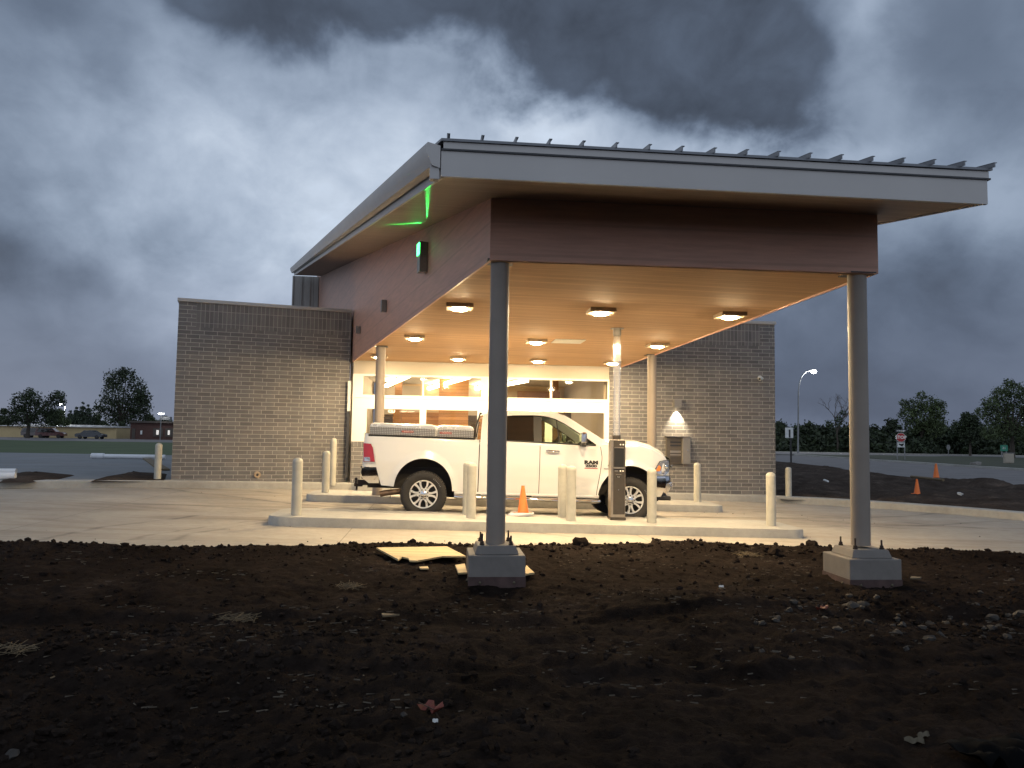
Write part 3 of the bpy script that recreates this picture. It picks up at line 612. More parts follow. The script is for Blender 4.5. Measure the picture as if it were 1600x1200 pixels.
rf_.add([(p[0], lv(p[1]), eave(p[1]) + TH) for p in RC] + [(p[0], lv(p[1]), eave(p[1]) + TH + .025) for p in RC], [(0, 3, 2, 1), (4, 5, 6, 7), (0, 1, 5, 4), (1, 2, 6, 5), (2, 3, 7, 6), (3, 0, 4, 7)])
sp = .322; nrib = 18
def rib(u, vb):
    va = RC[0][1]
    for (du0, du1, h0, h1) in ((-.006, .006, 0, .047), (-.006, .024, .042, .049)):
        vs = []
        for v in (va, vb):
            z = eave(v) + TH + .025; vs += [(u + du0, lv(v), z + h0), (u + du1, lv(v), z + h0), (u + du1, lv(v), z + h1), (u + du0, lv(v), z + h1)]
        rf_.add(vs, [(0, 1, 2, 3), (7, 6, 5, 4), (0, 4, 5, 1), (1, 5, 6, 2), (2, 6, 7, 3), (3, 7, 4, 0)])
for k in range(nrib): rib(F2[0] + .045 - k * sp, 34)
B('roof', rf_, M['seam'])
# gutter along the low left edge, with an end cap and a stub of downspout
gt = MB(); prof = [(.0, .0), (-.075, .02), (-.10, .07), (-.13, .13), (-.135, .22), (-.12, .235), (.0, .215)]; rows = []
nx_, ny_ = DEv, -DEu
for t in (-.03, EB):
    p = (F1[0] - .035 + DEu * t, F1[1] + DEv * t); z = eave(p[1]) + .075
    rows.append([(p[0] + nx_ * q[0], lv(p[1]) + ny_ * q[0], z + q[1]) for q in prof])
n = len(prof); gt.add(rows[0] + rows[1], [(i, (i + 1) % n, n + (i + 1) % n, n + i) for i in range(n)] + [tuple(range(n)), tuple(range(2 * n - 1, n - 1, -1))]); gut = B('gutter', gt, M['fascia'], smooth=25)
stb = MB(); stb.box((F1[0] - .125, lv(F1[1]) - .02, 3.985), (F1[0] - .035, lv(F1[1]) + .06, 4.13)); B('downspout', stb, M['fascia'], bevel=.006)
# seamed metal return wall closing the eave at the back
pw = MB(); vb_ = 34.1; ub = F1[0] + DEu * (vb_ - F1[1]) / DEv; uw = c0[0] + DWu * (vb_ - c0[1]) / DWv; pw.box((ub - .02, lv(vb_), 4.5), (uw + .05, lv(vb_) + .1, eave(vb_)))
for k in range(4): q = ub + .02 + k * (uw - ub) / 3.2; pw.box((q, lv(vb_) - .05, 4.5), (q + .03, lv(vb_) - .001, eave(vb_) - .01))
B('metal_wall', pw, M['panel'])
# columns
def column(name, u, v, z0):
    c = MB(); c.lathe([(.105, z0), (.105, SOF - .012)], 40, (u, lv(v), 0)); o = B(name, c, M['col'], smooth=40)
    q = MB(); q.prism([(u + .15 * x, lv(v) + .15 * y) for x, y in ((-1, -1), (1, -1), (1, 1), (-1, 1))], SOF - .014, SOF - .002); obj('cap_plate', q, M['drip'], o); return o
COLS = [(.665, 8.47), (4.83, 8.42), (-1.27, 17.17), (4.96, 17.45)]
for i, (u, v) in enumerate(COLS): column('column', u, v, .43 if i < 2 else drive_z(*W(u, v)[:2]) + .14)

# ------------------------------------------------------------------ pier footings under the two front columns
def pier(u, v, label, r, h0=.0):
    t = thing('concrete_pier', label, 'footing', W(u, v, h0), A + r, 'concrete piers under the front columns')
    b = MB(); b.box((-.30, -.30, -.25), (.30, .30, .345)); obj('block', b, M['pier'], t, bevel=.012)
    s = MB(); s.box((-.303, -.303, -.25), (.303, .303, .125)); o = obj('stain_band', s, M['stain'], t)
    for x in (-.18, .18):
        for f in ((x, -.304), ): q = MB(); q.sphere((f[0], f[1], .065), .016, n=8, m=5); obj('form_tie', q, M['paper'], t, smooth=180)
    q = MB(); q.sphere((-.304, -.15, .065), .016, n=8, m=5); obj('form_tie', q, M['paper'], t, smooth=180)
    g = MB(); a, c = .235, .205; g.add([(x * a, y * a, .346) for x, y in ((-1, -1), (1, -1), (1, 1), (-1, 1))] + [(x * c, y * c, .435) for x, y in ((-1, -1), (1, -1), (1, 1), (-1, 1))], [(0, 3, 2, 1), (4, 5, 6, 7), (0, 1, 5, 4), (1, 2, 6, 5), (2, 3, 7, 6), (3, 0, 4, 7)]); obj('grout_pad', g, M['pier'], t, bevel=.008)
    for x in (-1, 1):
        for y in (-1, 1):
            q = MB(); q.lathe([(.0001, .435), (.026, .435), (.026, .452), (.020, .452), (.020, .475), (.010, .475), (.010, .535 + .02 * (x * y > 0)), (.0001, .537 + .02 * (x * y > 0))], 8, (x * .155, y * .155, 0)); obj('anchor_bolt', q, M['rust'], t, smooth=30)
    return t
pier(.665, 8.47, 'stained concrete pier under the left front column, plywood scraps beside it', 0)
pier(4.83, 8.42, 'stained concrete pier under the right front column, in rocky soil', 0, -.03)

# ------------------------------------------------------------------ canopy lamps, sconces, wall fittings
def canopy_lamp(u, v, label, first=[None]):
    loc = W(u, v, SOF - .001)
    if first[0] is None:
        t = thing('canopy_light', label, 'ceiling light', loc, A, 'square lamps on the canopy soffit')
        h = MB(); h.box((-.20, -.20, -.06), (.20, .20, 0)); obj('housing', h, M['bronze'], t, bevel=.01)
        l = MB(); l.lathe([(.112, -.0605), (.112, -.068), (.10, -.078), (.06, -.086), (.0005, -.089)], 28); obj('lens', l, M['lens'], t, smooth=60)
        first[0] = t; return t
    return copy_thing(first[0], loc, A, label)
LAMPS = [(.30, 11.43, 'front row canopy lamp nearest the left front column'), (2.45, 11.43, 'front row canopy lamp above the clear tube'), (4.48, 11.43, 'front row canopy lamp at the right soffit edge'),
         (-.47, 15.25, 'middle row canopy lamp by the left rear column'), (1.96, 15.3, 'middle row canopy lamp beside the white ceiling hatch'), (4.49, 15.4, 'middle row canopy lamp above the right rear column'),
         (-1.45, 19.15, 'rear row canopy lamp partly hidden by the left rear column'), (.49, 19.15, 'rear row canopy lamp second from the left'), (2.51, 19.2, 'rear row canopy lamp third from the left'), (4.44, 19.25, 'rear row canopy lamp seen through the clear tube')]
for q in LAMPS: canopy_lamp(*q)
h = MB(); h.box((-.31, -.31, -.012), (.31, .31, 0)); tag(obj('ceiling_hatch', h, M['white'], loc=W(2.62, 15.35, SOF - .001), rotz=A, bevel=.004), 'flat white square hatch in the plank soffit', 'hatch')

nwall = A + math.radians(12.77) + PI / 2                            # the box's left wall runs back at this heading
def wall_pt(t): return (c0[0] - .022 + DWu * t, c0[1] + DWv * t)
def sconce(t_, z, w, h, d, label, lit=None):
    u, v = wall_pt(t_); t = thing('wall_sconce', label, 'wall lamp', W(u, v, z), nwall, 'sconces on the canopy side wall')
    b = MB(); b.box((-w / 2, 0, -h / 2), (w / 2, d, h / 2 if not lit else h * .04)); obj('housing', b, M['fixgrey'], t, bevel=.006)
    b = MB(); b.box((-w * .3, d * .2, -h / 2 - .006), (w * .3, d * .8, -h / 2 - .001)); obj('lens', b, M['lampg'], t)
    if lit:
        g = MB(); g.box((-w / 2, .0, h * .042), (w / 2, d, h / 2)); obj('head', g, M['fixgrey'], t, bevel=.006)
        g = MB(); g.box((-w * .40, d + .0005, h * .08), (w * .40, d + .012, h * .46)); obj('lit_face', g, M['green'], t)
    return t
gs = sconce(3.42, 4.30, .20, .46, .12, 'grey up and down sconce with a glowing green head', True)
sconce(7.24, 4.155, .12, .24, .10, 'small grey unlit sconce midway along the side wall'); sconce(11.3, 4.19, .12, .19, .10, 'small grey unlit sconce just above the left brick wing end')
# the green lamp throws two thin streaks up on to the eave soffit
def streak(target_px, half_deg, squash, power, rollv):
    n = np.array([0, 0, 0]); P0 = W(0, 8.34, 4.225); nn = np.array(W(0, -.165, 1.0)); T = on_plane(*target_px, P0, nn)
    u, v = wall_pt(3.42); S = np.array(W(u, v, 4.56)) + np.array(W(-.09, -.02, 0))
    sl = bpy.data.lights.new('green_beam', 'SPOT'); sl.energy = power; sl.color = (.03, 1, .12); sl.spot_size = math.radians(half_deg * 2); sl.spot_blend = 1.0; sl.shadow_soft_size = .002
    so_ = bpy.data.objects.new('green_beam', sl); COL.objects.link(so_)
    d = Vector(T - S).normalized(); zax = -d; along = Vector(rollv) - zax * Vector(rollv).dot(zax); along.normalize(); other = zax.cross(along)
    Mx = Matrix(((along.x, other.x, zax.x, S[0]), (along.y, other.y, zax.y, S[1]), (along.z, other.z, zax.z, S[2]), (0, 0, 0, 1)))
    so_.matrix_world = Mx @ Matrix.Diagonal((1, squash, 1, 1)); return so_
P0_ = W(0, 8.34, 4.225); nn_ = np.array(W(0, -.165, 1.0))
q0, q1, q2 = on_plane(667, 346, P0_, nn_), on_plane(669, 292, P0_, nn_), on_plane(588, 351, P0_, nn_)
GB1 = streak((668, 316), 9, .055, 120, tuple(q1 - q0)); GB2 = streak((628, 350), 46, .10, 85, tuple(q2 - q0))
for gb in (GB1, GB2): gb.parent = gs; gb.matrix_parent_inverse = Matrix(gs.matrix_basis).inverted()

t = thing('wall_lamp', 'grey down-light washing the right brick wing above the deposit box', 'wall lamp', W(6.56, V0, 2.55), A)
b = MB(); b.box((-.10, -.16, .0), (.10, 0, .13)); b.box((-.10, -.16, -.09), (-.085, 0, -.0005)); b.box((.085, -.16, -.09), (.10, 0, -.0005)); b.box((-.0845, -.16, -.09), (.0845, -.145, -.0005)); b.box((-.0845, -.012, -.09), (.0845, 0, -.0005)); obj('housing', b, M['fixgrey'], t); b = MB(); b.lathe([(.0005, -.042), (.055, -.04), (.06, -.002)], 20, (0, -.085, 0)); obj('lens', b, M['lens_small'], t)
dl_ = bpy.data.lights.new('down_light', 'SPOT'); dl_.energy = 240; dl_.color = (1, .86, .6); dl_.spot_size = math.radians(74); dl_.spot_blend = .7; dl_.shadow_soft_size = .02
dlo = bpy.data.objects.new('down_light', dl_); COL.objects.link(dlo); dlo.parent = t; dlo.location = (0, -.10, -.10); dlo.rotation_euler = (math.radians(10), 0, 0)
t = thing('security_camera', 'small white security camera high on the right brick wing', 'camera', W(8.95, V0, 3.34), A)
b = MB(); b.lathe([(.06, 0), (.06, -.03), (.02, -.03), (.02, -.06)], 16, (0, 0, 0), 'y'); obj('bracket', b, M['white'], t, smooth=40); b = MB(); b.tube([(.05, -.03, -.02), (-.09, -.20, -.05)], .045, 14); obj('body', b, M['white'], t, smooth=40); b = MB(); b.tube([(-.091, -.2012, -.0503), (-.095, -.206, -.051)], .034, 14); obj('lens', b, M['black'], t)
t = thing('deposit_box', 'bronze deposit box with slots and a tray on the right brick wing', 'deposit box', W(6.56, V0, 1.29), A)
b = MB(); b.box((-.30, -.08, -.37), (.34, -.001, .36)); obj('cabinet', b, M['depbox'], t, bevel=.008); b = MB(); b.box((.12, -.20, -.37), (.34, -.081, .36)); obj('door', b, M['fixgrey'], t, bevel=.008)
for z0, z1, mk in ((.20, .24, 'drip'), (.11, .15, 'drip'), (-.07, -.01, 'steel'), (-.14, -.11, 'steel'), (-.33, -.18, 'dsteel')): b = MB(); b.box((-.2, -.095, z0), (.1, -.0805, z1)); obj('slot', b, M[mk], t)
b = MB(); b.box((-.34, -.22, .362), (.36, -.001, .385)); obj('hood', b, M['steel'], t); b = MB(); b.sphere((.24, -.21, .0), .03, n=10, m=6); obj('lock', b, M['chrome'], t, smooth=180)

# ------------------------------------------------------------------ islands, bollards, kiosk, tube, cones
def island(name, u0, u1, v0, v1, label, r=.32):
    pts = []
    for cx, cy, a0 in ((u1 - r, v0 + r, -90), (u1 - r, v1 - r, 0), (u0 + r, v1 - r, 90), (u0 + r, v0 + r, 180)):
        for k in range(7): a = math.radians(a0 + 15 * k); pts.append(W(cx + r * math.cos(a), cy + r * math.sin(a))[:2])
    mb = MB(); n = len(pts); cx, cy = np.mean(pts, 0)
    rings = []
    for inset, dz in ((0, -.12), (0, .125), (.02, .148), (.3, .150)):
        rings.append([(p[0] + (cx - p[0]) * min(inset, .95) / max(1e-3, math.hypot(cx - p[0], cy - p[1])), p[1] + (cy - p[1]) * inset / max(1e-3, math.hypot(cx - p[0], cy - p[1])), float(drive_z(*p)) + dz) for p in pts])
    vs = [q for rg in rings for q in rg]; fs = [(i * n + k, i * n + (k + 1) % n, (i + 1) * n + (k + 1) % n, (i + 1) * n + k) for i in range(3) for k in range(n)]
    mb.add(vs, fs); half = n // 2
    base = 3 * n                                                  # top closed by strips across the island
    for k in range(half - 1): mb.f.append((base + k, base + k + 1, base + n - 2 - k, base + n - 1 - k)); mb.mi.append(0)
    return struct(name, mb, M['kerb'], smooth=40)
island('traffic_island', -2.66, 6.28, 12.50, 13.92, 'front')
island('traffic_island', -2.78, 6.52, 16.85, 18.25, 'rear')
def isl_z(u, v): return float(drive_z(*W(u, v)[:2])) + .148

def bollard(P, label, h=.92, r=.082, first=[None]):
    if first[0] is None:
        t = thing('bollard', label, 'bollard', P, 0, 'grey pipe bollards around the drive-through')
        b = MB(); b.lathe([(r, -.05), (r, h - .075)], 28); obj('pipe', b, M['galv'], t, smooth=40)
        b = MB(); b.lathe([(r + .0015, h - .076), (r + .001, h - .06), (r * .92, h - .03), (r * .68, h - .008), (r * .3, h + .004), (.0005, h + .006)], 28); obj('cap', b, M['galv'], t, smooth=60)
        first[0] = t; return t
    t = copy_thing(first[0], P, random.uniform(0, 6), label); t.scale = (1, 1, h / .92); return t
BO = [(-2.22, 12.75, 'bollard at the left tip of the front island'), (.56, 13.55, 'bollard behind its neighbour left of the big column'), (.60, 12.98, 'front bollard of the pair left of the big column'),
      (2.24, 13.55, 'rear bollard of the pair before the front door of the truck'), (2.30, 13.0, 'front bollard of the pair before the front door of the truck'), (3.715, 13.05, 'bollard right of the steel kiosk, before the truck wheel'),
      (5.86, 13.08, 'bollard at the right tip of the front island'), (-2.42, 17.44, 'bollard at the left tip of the rear island'), (6.2, 17.9, 'bollard at the right end of the rear island')]
for u, v, lb in BO: bollard(W(u, v, isl_z(u, v)), lb)
bollard((-4.62, 20.1, float(drive_z(-4.6, 20)) + .165), 'tall bollard standing against the left brick wing beside the downspout', 1.16)
bollard((-8.66, 18.98, float(drive_z(-8.5, 19)) + .165), 'bollard at the outer left corner of the left brick wing', .90); bollard((7.62, 21.2, float(drive_z(7.6, 21)) + .165), 'bollard at the outer right corner of the right brick wing', .80)

ku, kv = 3.18, 13.40
t = thing('drive_up_kiosk', 'steel and dark banking kiosk standing on the front island', 'kiosk', W(ku, kv, isl_z(ku, kv)), A)
b = MB(); b.box((-.128, -.11, .05), (.128, .11, 1.40)); obj('cabinet', b, M['steel'], t, bevel=.006); b = MB(); b.box((-.138, -.12, 0), (.138, .12, .049)); obj('plinth', b, M['dsteel'], t)
b = MB(); b.box((-.088, -.116, .10), (.118, -.1105, 1.385)); obj('front_panel', b, M['dsteel'], t); b = MB(); b.box((-.072, -.1225, .93), (.095, -.1165, 1.25)); obj('carrier_door', b, M['black'], t, bevel=.004)
b = MB(); b.box((-.076, -.132, 1.252), (.095, -.1165, 1.265)); obj('ledge', b, M['steel'], t); b = MB(); b.box((-.086, -.14, .895), (.11, -.1165, .922)); obj('ledge', b, M['steel'], t)
for z in (1.315, .855):
    for x in (.035, .083): b = MB(); b.lathe([(.013, 0), (.013, -.008), (.0005, -.009)], 12, (x, -.1168, z), 'y'); obj('button', b, M['txtw'], t)
b = MB(); b.box((-.068, -.1185, .845), (-.005, -.1165, .865)); obj('sticker', b, M['steel'], t); b = MB(); b.box((-.04, -.1185, .735), (.05, -.1165, .765)); obj('sticker', b, M['black'], t); b = MB(); b.box((-.045, -.1185, .79), (.055, -.1165, .797)); obj('sticker', b, M['steel'], t)
text('sticker_lettering', 'PUSH', .022, M['txtw'], t, (.005, -.1188, .75), depth=.0005); b = MB(); b.lathe([(.012, 0), (.012, -.006), (.0005, -.007)], 12, (.005, -.1168, .52), 'y'); obj('lock', b, M['chrome'], t)
t = thing('pneumatic_tube', 'clear pneumatic tube rising from the kiosk to the soffit', 'tube', W(3.16, 13.36, 0), A)
zb_ = isl_z(ku, kv) + 1.401
b = MB(); b.lathe([(.066, zb_ + .07), (.066, SOF - .13)], 28); obj('clear_pipe', b, M['acrylic'], t, smooth=40); b = MB(); b.lathe([(.0005, zb_), (.075, zb_), (.075, zb_ + .075), (.067, zb_ + .075)], 28); obj('collar', b, M['dsteel'], t, smooth=40)
b = MB(); b.lathe([(.068, SOF - .135), (.072, SOF - .135), (.072, SOF - .012), (.12, SOF - .012), (.12, SOF - .002), (.0005, SOF - .002)], 28); obj('ceiling_collar', b, M['fixgrey'], t, smooth=40)

def cone(P, h, label, group='orange traffic cones', tilt=0.0, first=[None]):
    if first[0] is None:
        t = thing('traffic_cone', label, 'traffic cone', P, .3, group)
        b = MB(); b.lathe([(.145, .024), (.135, .045), (.045, .66), (.042, .70), (.036, .70), (.036, .66)], 24); obj('body', b, M['orange'], t, smooth=40); b = MB(); b.box((-.19, -.19, 0), (.19, .19, .023)); obj('base', b, M['orange'], t, bevel=.02)
        first[0] = t
    else: t = copy_thing(first[0], P, random.uniform(0, 1.5), label)
    t.scale = (h / .70,) * 3; t.rotation_euler.x = tilt; return t
cu_, cv_ = 1.55, 13.62
cone(W(cu_, cv_, isl_z(cu_, cv_) + .04), .49, 'orange traffic cone on the front island in front of the truck', tilt=-.05)
for px, py, h, lb in ((1433, 770, .46, 'orange cone on the dark dirt beyond the right kerb'), (1463, 752, .62, 'weathered orange cone at the side road edge')):
    P = at_z(px, py, lambda x, y: float(drive_z(x, y)) + .10); P[2] = float(dirt_z(np.array(P[0]), np.array(P[1]))); cone(tuple(P), h * 1.05, lb)
h = MB()
for k in range(3):
    a = [(.20 * math.cos(q) + .02 * k, .15 * math.sin(q), .02 + .015 * k + .006 * math.sin(3 * q)) for q in np.linspace(0, 2 * PI, 26)]; h.tube(a, .013, 7, caps=False)
tag(obj('cable_coil', h, M['pvc'], loc=W(cu_ - .06, cv_ - .02, isl_z(cu_, cv_)), smooth=60), 'small coil of grey cable lying under the orange cone', 'cable')


# ------------------------------------------------------------------ white crew cab pick-up (local x forward, near side y < 0, z up from the ground)
WC, WB = .425, 3.872
def plate_mat():
    m, t, b = principled('diamond plate'); oc = t.new('ShaderNodeTexCoord').outputs['Object']
    sx = t.new('ShaderNodeSeparateXYZ'); t.put(sx.inputs[0], oc); v = t.math('SUBTRACT', sx.outputs[2], sx.outputs[1])
    a = t.math('SINE', t.math('MULTIPLY', t.math('ADD', sx.outputs[0], v), 100.0)); c = t.math('SINE', t.math('MULTIPLY', t.math('SUBTRACT', sx.outputs[0], v), 100.0)); h = t.math('MULTIPLY', a, c)
    h = t.math('GREATER_THAN', h, .35)
    b.inputs['Metallic'].default_value = .45; b.inputs['Roughness'].default_value = .3
    t.put(b.inputs['Base Color'], t.mix(h, (.27, .26, .25), (.60, .59, .57)))
    bp = t.new('ShaderNodeBump'); bp.inputs['Strength'].default_value = .8; bp.inputs['Distance'].default_value = .004; t.put(bp.inputs['Height'], h); t.put(b.inputs['Normal'], bp.outputs[0]); return m
M['plate'] = plate_mat()
RW = np.array(at_y(661, 772.5, 14.2)); TC = RW + 1.0 * np.array([-SA, CA, 0])
truck = thing('pickup_truck', 'white crew cab pick-up truck with diamond plate tool boxes on its bed', 'pick-up truck', (TC[0], TC[1], RW[2] - WC), A)
truck.rotation_mode = 'ZYX'; truck.rotation_euler = (0, math.radians(1.13), A); truck.rotation_mode = 'XYZ'
def T(name, mb, m, parent=None, **kw): return obj(name, mb, m, parent or truck, **kw)
lerp = np.interp
def half_w(z): return float(lerp(z, [.45, .55, .75, 1.0, 1.2, 1.35, 1.46], [.965, .985, 1.005, 1.012, 1.0, .985, .965]))
def arch(x, c, a, b):
    q = 1 - ((x - c) / a) ** 2
    return WC + .02 + b * max(q, 0) ** .42 if q > 0 else -1
def bottom(x):
    z = float(lerp(x, [-1.13, -.85, -.81, -.5, .5, 3.25, 4.2, 4.34, 4.66], [.893, .893, .57, .55, .50, .485, .56, .90, .90]))
    return max(z, arch(x, -.015, .535, .635), arch(x, 3.85, .55, .625))
def flare(x, z):
    f = 0
    for c, a, b in ((-.015, .535, .66), (3.85, .55, .63)):
        d = math.hypot((x - c) / (a + .13), max(z - WC, 0) / (b + .13)); e = math.hypot((x - c) / a, max(z - WC, 0) / b)
        f += .042 * max(0, 1 - max(0, (e - 1.0)) / .22) ** 1.0 if e < 1.25 else 0
    return min(f, .042)
def top_edge(x): return float(lerp(x, [-1.13, -1.05, .985, 1.0, 1.48, 3.2, 3.42, 3.75, 4.04, 4.285, 4.473, 4.6, 4.66], [1.515, 1.505, 1.462, 1.43, 1.462, 1.432, 1.47, 1.475, 1.462, 1.405, 1.32, 1.22, 1.12]))
def hood(x): return float(lerp(x, [3.25, 3.45, 3.75, 4.04, 4.285, 4.473, 4.6, 4.64, 4.66], [1.535, 1.548, 1.545, 1.54, 1.485, 1.40, 1.31, 1.22, 1.16]))
def seam_shift(x, z):
    w = max(0, 1 - abs(x - 3.275) / .35)
    return w * float(lerp(z, [.5, .58, .9, 1.2, 1.445], [-.06, -.055, 0, .035, -.005]))
def stations(x0, x1, extra=()):
    s = set(np.round(np.linspace(x0, x1, max(3, int((x1 - x0) / .05) + 1)), 4)); s.update(extra)
    for c, a in ((-.015, .535), (3.85, .55)):
        for k in range(1, 34):
            x = c - a * math.cos(PI * k / 34)
            if x0 < x < x1: s.add(round(x, 4))
        for e in (c - a - .0005, c + a + .0005):
            if x0 < e < x1: s.add(round(e, 4))
    return sorted(s)
def side_rows(x, n=16, kind='belt'):
    zb, zt = bottom(x), top_edge(x); zs = zt - .05; out = []
    plan = float(lerp(x, [3.9, 4.3, 4.5, 4.6, 4.66], [0, .015, .07, .13, .20])) + float(lerp(x, [-1.13, -1.08, -1.0], [.05, .012, 0]))
    for k in range(n + 1):
        z = zb + (zs - zb) * (k / n); y = half_w(z) + flare(x, z)
        if k == 0: out.append((x + seam_shift(x, z), -(y - .035) + plan, z + .0))
        crease = .014 * math.exp(-((z - .70) / .02) ** 2) * (1 if -.9 < x < 3.4 else 0)
        out.append((x + seam_shift(x, z), -(y - crease) + plan, z))
    ys = half_w(zs) - plan
    out += [(x, -(ys - .008), zt - .025), (x, -(ys - .03), zt - .006), (x, -(ys - .06), zt)]
    if kind == 'hood':
        h = hood(x); out += [(x, -(ys - .10), zt + .004), (x + .01, -.82 * ys, zt + (h - zt) * .45), (x + .03, -.68 * ys, h - .012), (x + .05, -.45 * ys, h + .008), (x + .07, 0, h + .012)]
    elif kind == 'bed': out += [(x, -(ys - .12), zt), (x, -(ys - .13), zt - .03), (x, -(ys - .13), 1.15), (x, 0, 1.15)]
    else: out += [(x, -(ys - .10), zt - .005), (x, -(ys - .12), zt - .06)]
    return out
def panel(name, x0, x1, kind, label=None, parent=None, both=True, cap=False):
    mb = MB(); rows = [side_rows(x, kind=kind) for x in stations(x0, x1)]; mb.grid(rows)
    if cap: r = rows[-1]; mb.f.append(tuple(range(len(mb.v) - len(r), len(mb.v)))); mb.mi.append(0)
    if both: mb.mirror_y()
    return T(name, mb, M['paint'], parent, smooth=35, label=label)
bed = panel('bed', -1.13, .985, 'bed')
q = MB(); q.grid([[(-1.10, -.95, .85), (-1.115, -.95, 1.2), (-1.13, -.94, 1.50), (-1.06, -.93, 1.51)], [(-1.12, 0, .85), (-1.135, 0, 1.2), (-1.15, 0, 1.50), (-1.06, 0, 1.51)], [(-1.10, .95, .85), (-1.115, .95, 1.2), (-1.13, .94, 1.50), (-1.06, .93, 1.51)]]); T('tailgate', q, M['paint'], smooth=40)
q = MB(); q.prism([(.985 - .05, .96), (.985, .96), (.985, 1.44), (.985 - .05, 1.44)], -.86, .86, axis='y'); T('bed_front', q, M['paint'])
panel('cab_corner', 1.003, 1.17, 'belt')
rdoor = panel('rear_door', 1.178, 2.122, 'belt', both=False); fdoor = panel('front_door', 2.134, 3.27, 'belt', both=False)
fen = panel('front_body', 3.281, 4.66, 'hood', cap=True)
def far_panel(name, x0, x1):
    mb = MB(); mb.grid([[(p[0], -p[1], p[2]) for p in side_rows(x, kind='belt')] for x in stations(x0, x1)]); return T(name, mb, M['paint'], smooth=35)
far_panel('rear_door', 1.178, 2.122); far_panel('front_door', 2.134, 3.27)
# sills, inner shell, underbody, wheel liners
q = MB()
for s in (-1, 1):
    q.grid([[(x, s * .93, .43), (x, s * .975, .44), (x, s * .985, .47), (x, s * .975, .497)] for x in np.linspace(.56, 3.27, 12)])
T('sill', q, M['paint'], smooth=60)
q = MB(); q.box((1.0, -.93, .47), (3.30, .93, 1.36)); q.box((-1.05, -.68, .5), (4.3, .68, .9)); q.box((.6, -.93, .47), (1.0, .93, .94)); q.box((.4, -.55, .35), (3.4, -.42, .5)); q.box((.4, .42, .35), (3.4, .55, .5)); q.box((4.3, -.78, .6), (4.66, .78, 1.08)); T('underbody', q, M['under'])  # first box is a dark inner shell, putting shade behind the door seams
for c, a, b, s in ((-.015, .535, .64, 1), (3.85, .55, .63, 1), (-.015, .535, .64, -1), (3.85, .55, .63, -1)):
    q = MB(); rows = []
    for k in range(25):
        th = PI * k / 24; x = c - a * math.cos(th) * 1.02; z = max(WC + .06 + b * max(1 - ((x - c) / a / 1.03) ** 2, 0) ** .42, .5)
        rows.append([(x, -.985 * s, z), (x, -.60 * s, z)])
    q.grid(rows); q.box((c - a, -.62 * s, .5), (c + a, -.60 * s, 1.25)); T('wheel_liner', q, M['under'])
# cab upper: side frame in an inclined plane, with the glass opening cut out
def gy(z): return -.962 + max(0, z - 1.43) * .40
def zc(p): return (p[0], p[1] + WC)
OUT = [zc(p) for p in [(1.012, .98), (1.02, 1.2), (1.045, 1.45), (1.075, 1.515), (1.13, 1.548), (1.3, 1.575), (1.65, 1.597), (1.94, 1.606), (2.25, 1.606), (2.40, 1.602), (2.5, 1.588), (2.6, 1.558), (2.74, 1.484), (2.885, 1.396), (3.05, 1.292), (3.2, 1.202), (3.36, 1.10), (3.47, 1.03), (3.47, .98)]]
HOLE = [zc(p) for p in [(1.21, 1.045), (1.275, 1.44), (1.33, 1.485), (1.6, 1.510), (2.0, 1.528), (2.15, 1.525), (2.30, 1.505), (2.433, 1.468), (2.581, 1.400), (2.75, 1.300), (2.9, 1.205), (3.06, 1.10), (3.19, 1.012), (3.17, 1.005), (2.2, 1.03)]]
def planar(name, outer, holes, m, off=0.0, th=.03, both=True, parent=None):
    bm = bmesh.new(); es = []
    for lp in [outer] + holes:
        vs = [bm.verts.new((x, gy(z) + off, z)) for x, z in lp]; es += [bm.edges.new((vs[i], vs[(i + 1) % len(vs)])) for i in range(len(vs))]
    bmesh.ops.triangle_fill(bm, use_beauty=True, use_dissolve=False, edges=es)
    r = bmesh.ops.extrude_face_region(bm, geom=bm.faces[:]); bmesh.ops.translate(bm, verts=[v for v in r['geom'] if isinstance(v, bmesh.types.BMVert)], vec=(0, th, 0))
    bm.verts.index_update(); vs = [v.co[:] for v in bm.verts]; fs = [tuple(v.index for v in f.verts) for f in bm.faces]; bm.free()
    for s in (1, -1) if both else (1,):
        mb = MB(); mb.add([(x, y * s, z) for x, y, z in vs], fs); T(name, mb, m, parent, bevel=.006 if th > .02 else 0)
planar('cab_frame', OUT, [HOLE], M['paint'], 0, .05)
def clip(pts, x0, x1):                                            # part of the opening between two uprights
    top = sorted([p for p in HOLE[1:13]], key=lambda p: p[0]); bot = sorted([HOLE[0], HOLE[14], HOLE[13], HOLE[12]], key=lambda p: p[0])
    tx, tz = zip(*top); bx, bz = zip(*bot); xs = np.linspace(x0, x1, 22)
    up = [(x, float(lerp(x, (HOLE[0][0],) + tx, (HOLE[0][1],) + tz)) + .012) for x in xs]; dn = [(x, float(lerp(x, bx, bz)) - .012) for x in xs]
    return dn + up[::-1]
planar('rear_side_window', clip(HOLE, 1.215, 2.02), [], M['tint'], .022, .006); planar('door_pillar', clip(HOLE, 2.012, 2.165), [], M['trim'], .008, .03)
planar('front_side_window', clip(HOLE, 2.16, 3.18), [], M['tglass'], .024, .004)
q = MB(); HB = [p for p in HOLE[:1]] + [HOLE[14], HOLE[13]]
q.tube([(x, gy(z) - .008, z) for x, z in ((1.2, 1.468), (2.2, 1.452), (3.19, 1.430))], .013, 8); q.tube([(x, gy(z) - .004, z) for x, z in [HOLE[i] for i in (3, 4, 5, 6, 7, 8, 9, 10, 11, 12)]], .010, 8); q.mirror_y(); T('window_trim', q, M['trim'], smooth=60)
q = MB(); q.tube([(2.50, gy(1.45) + .03, 1.45), (2.455, gy(1.88) + .03, 1.885)], .011, 8); T('window_trim', q, M['trim'], smooth=60)
rows = []
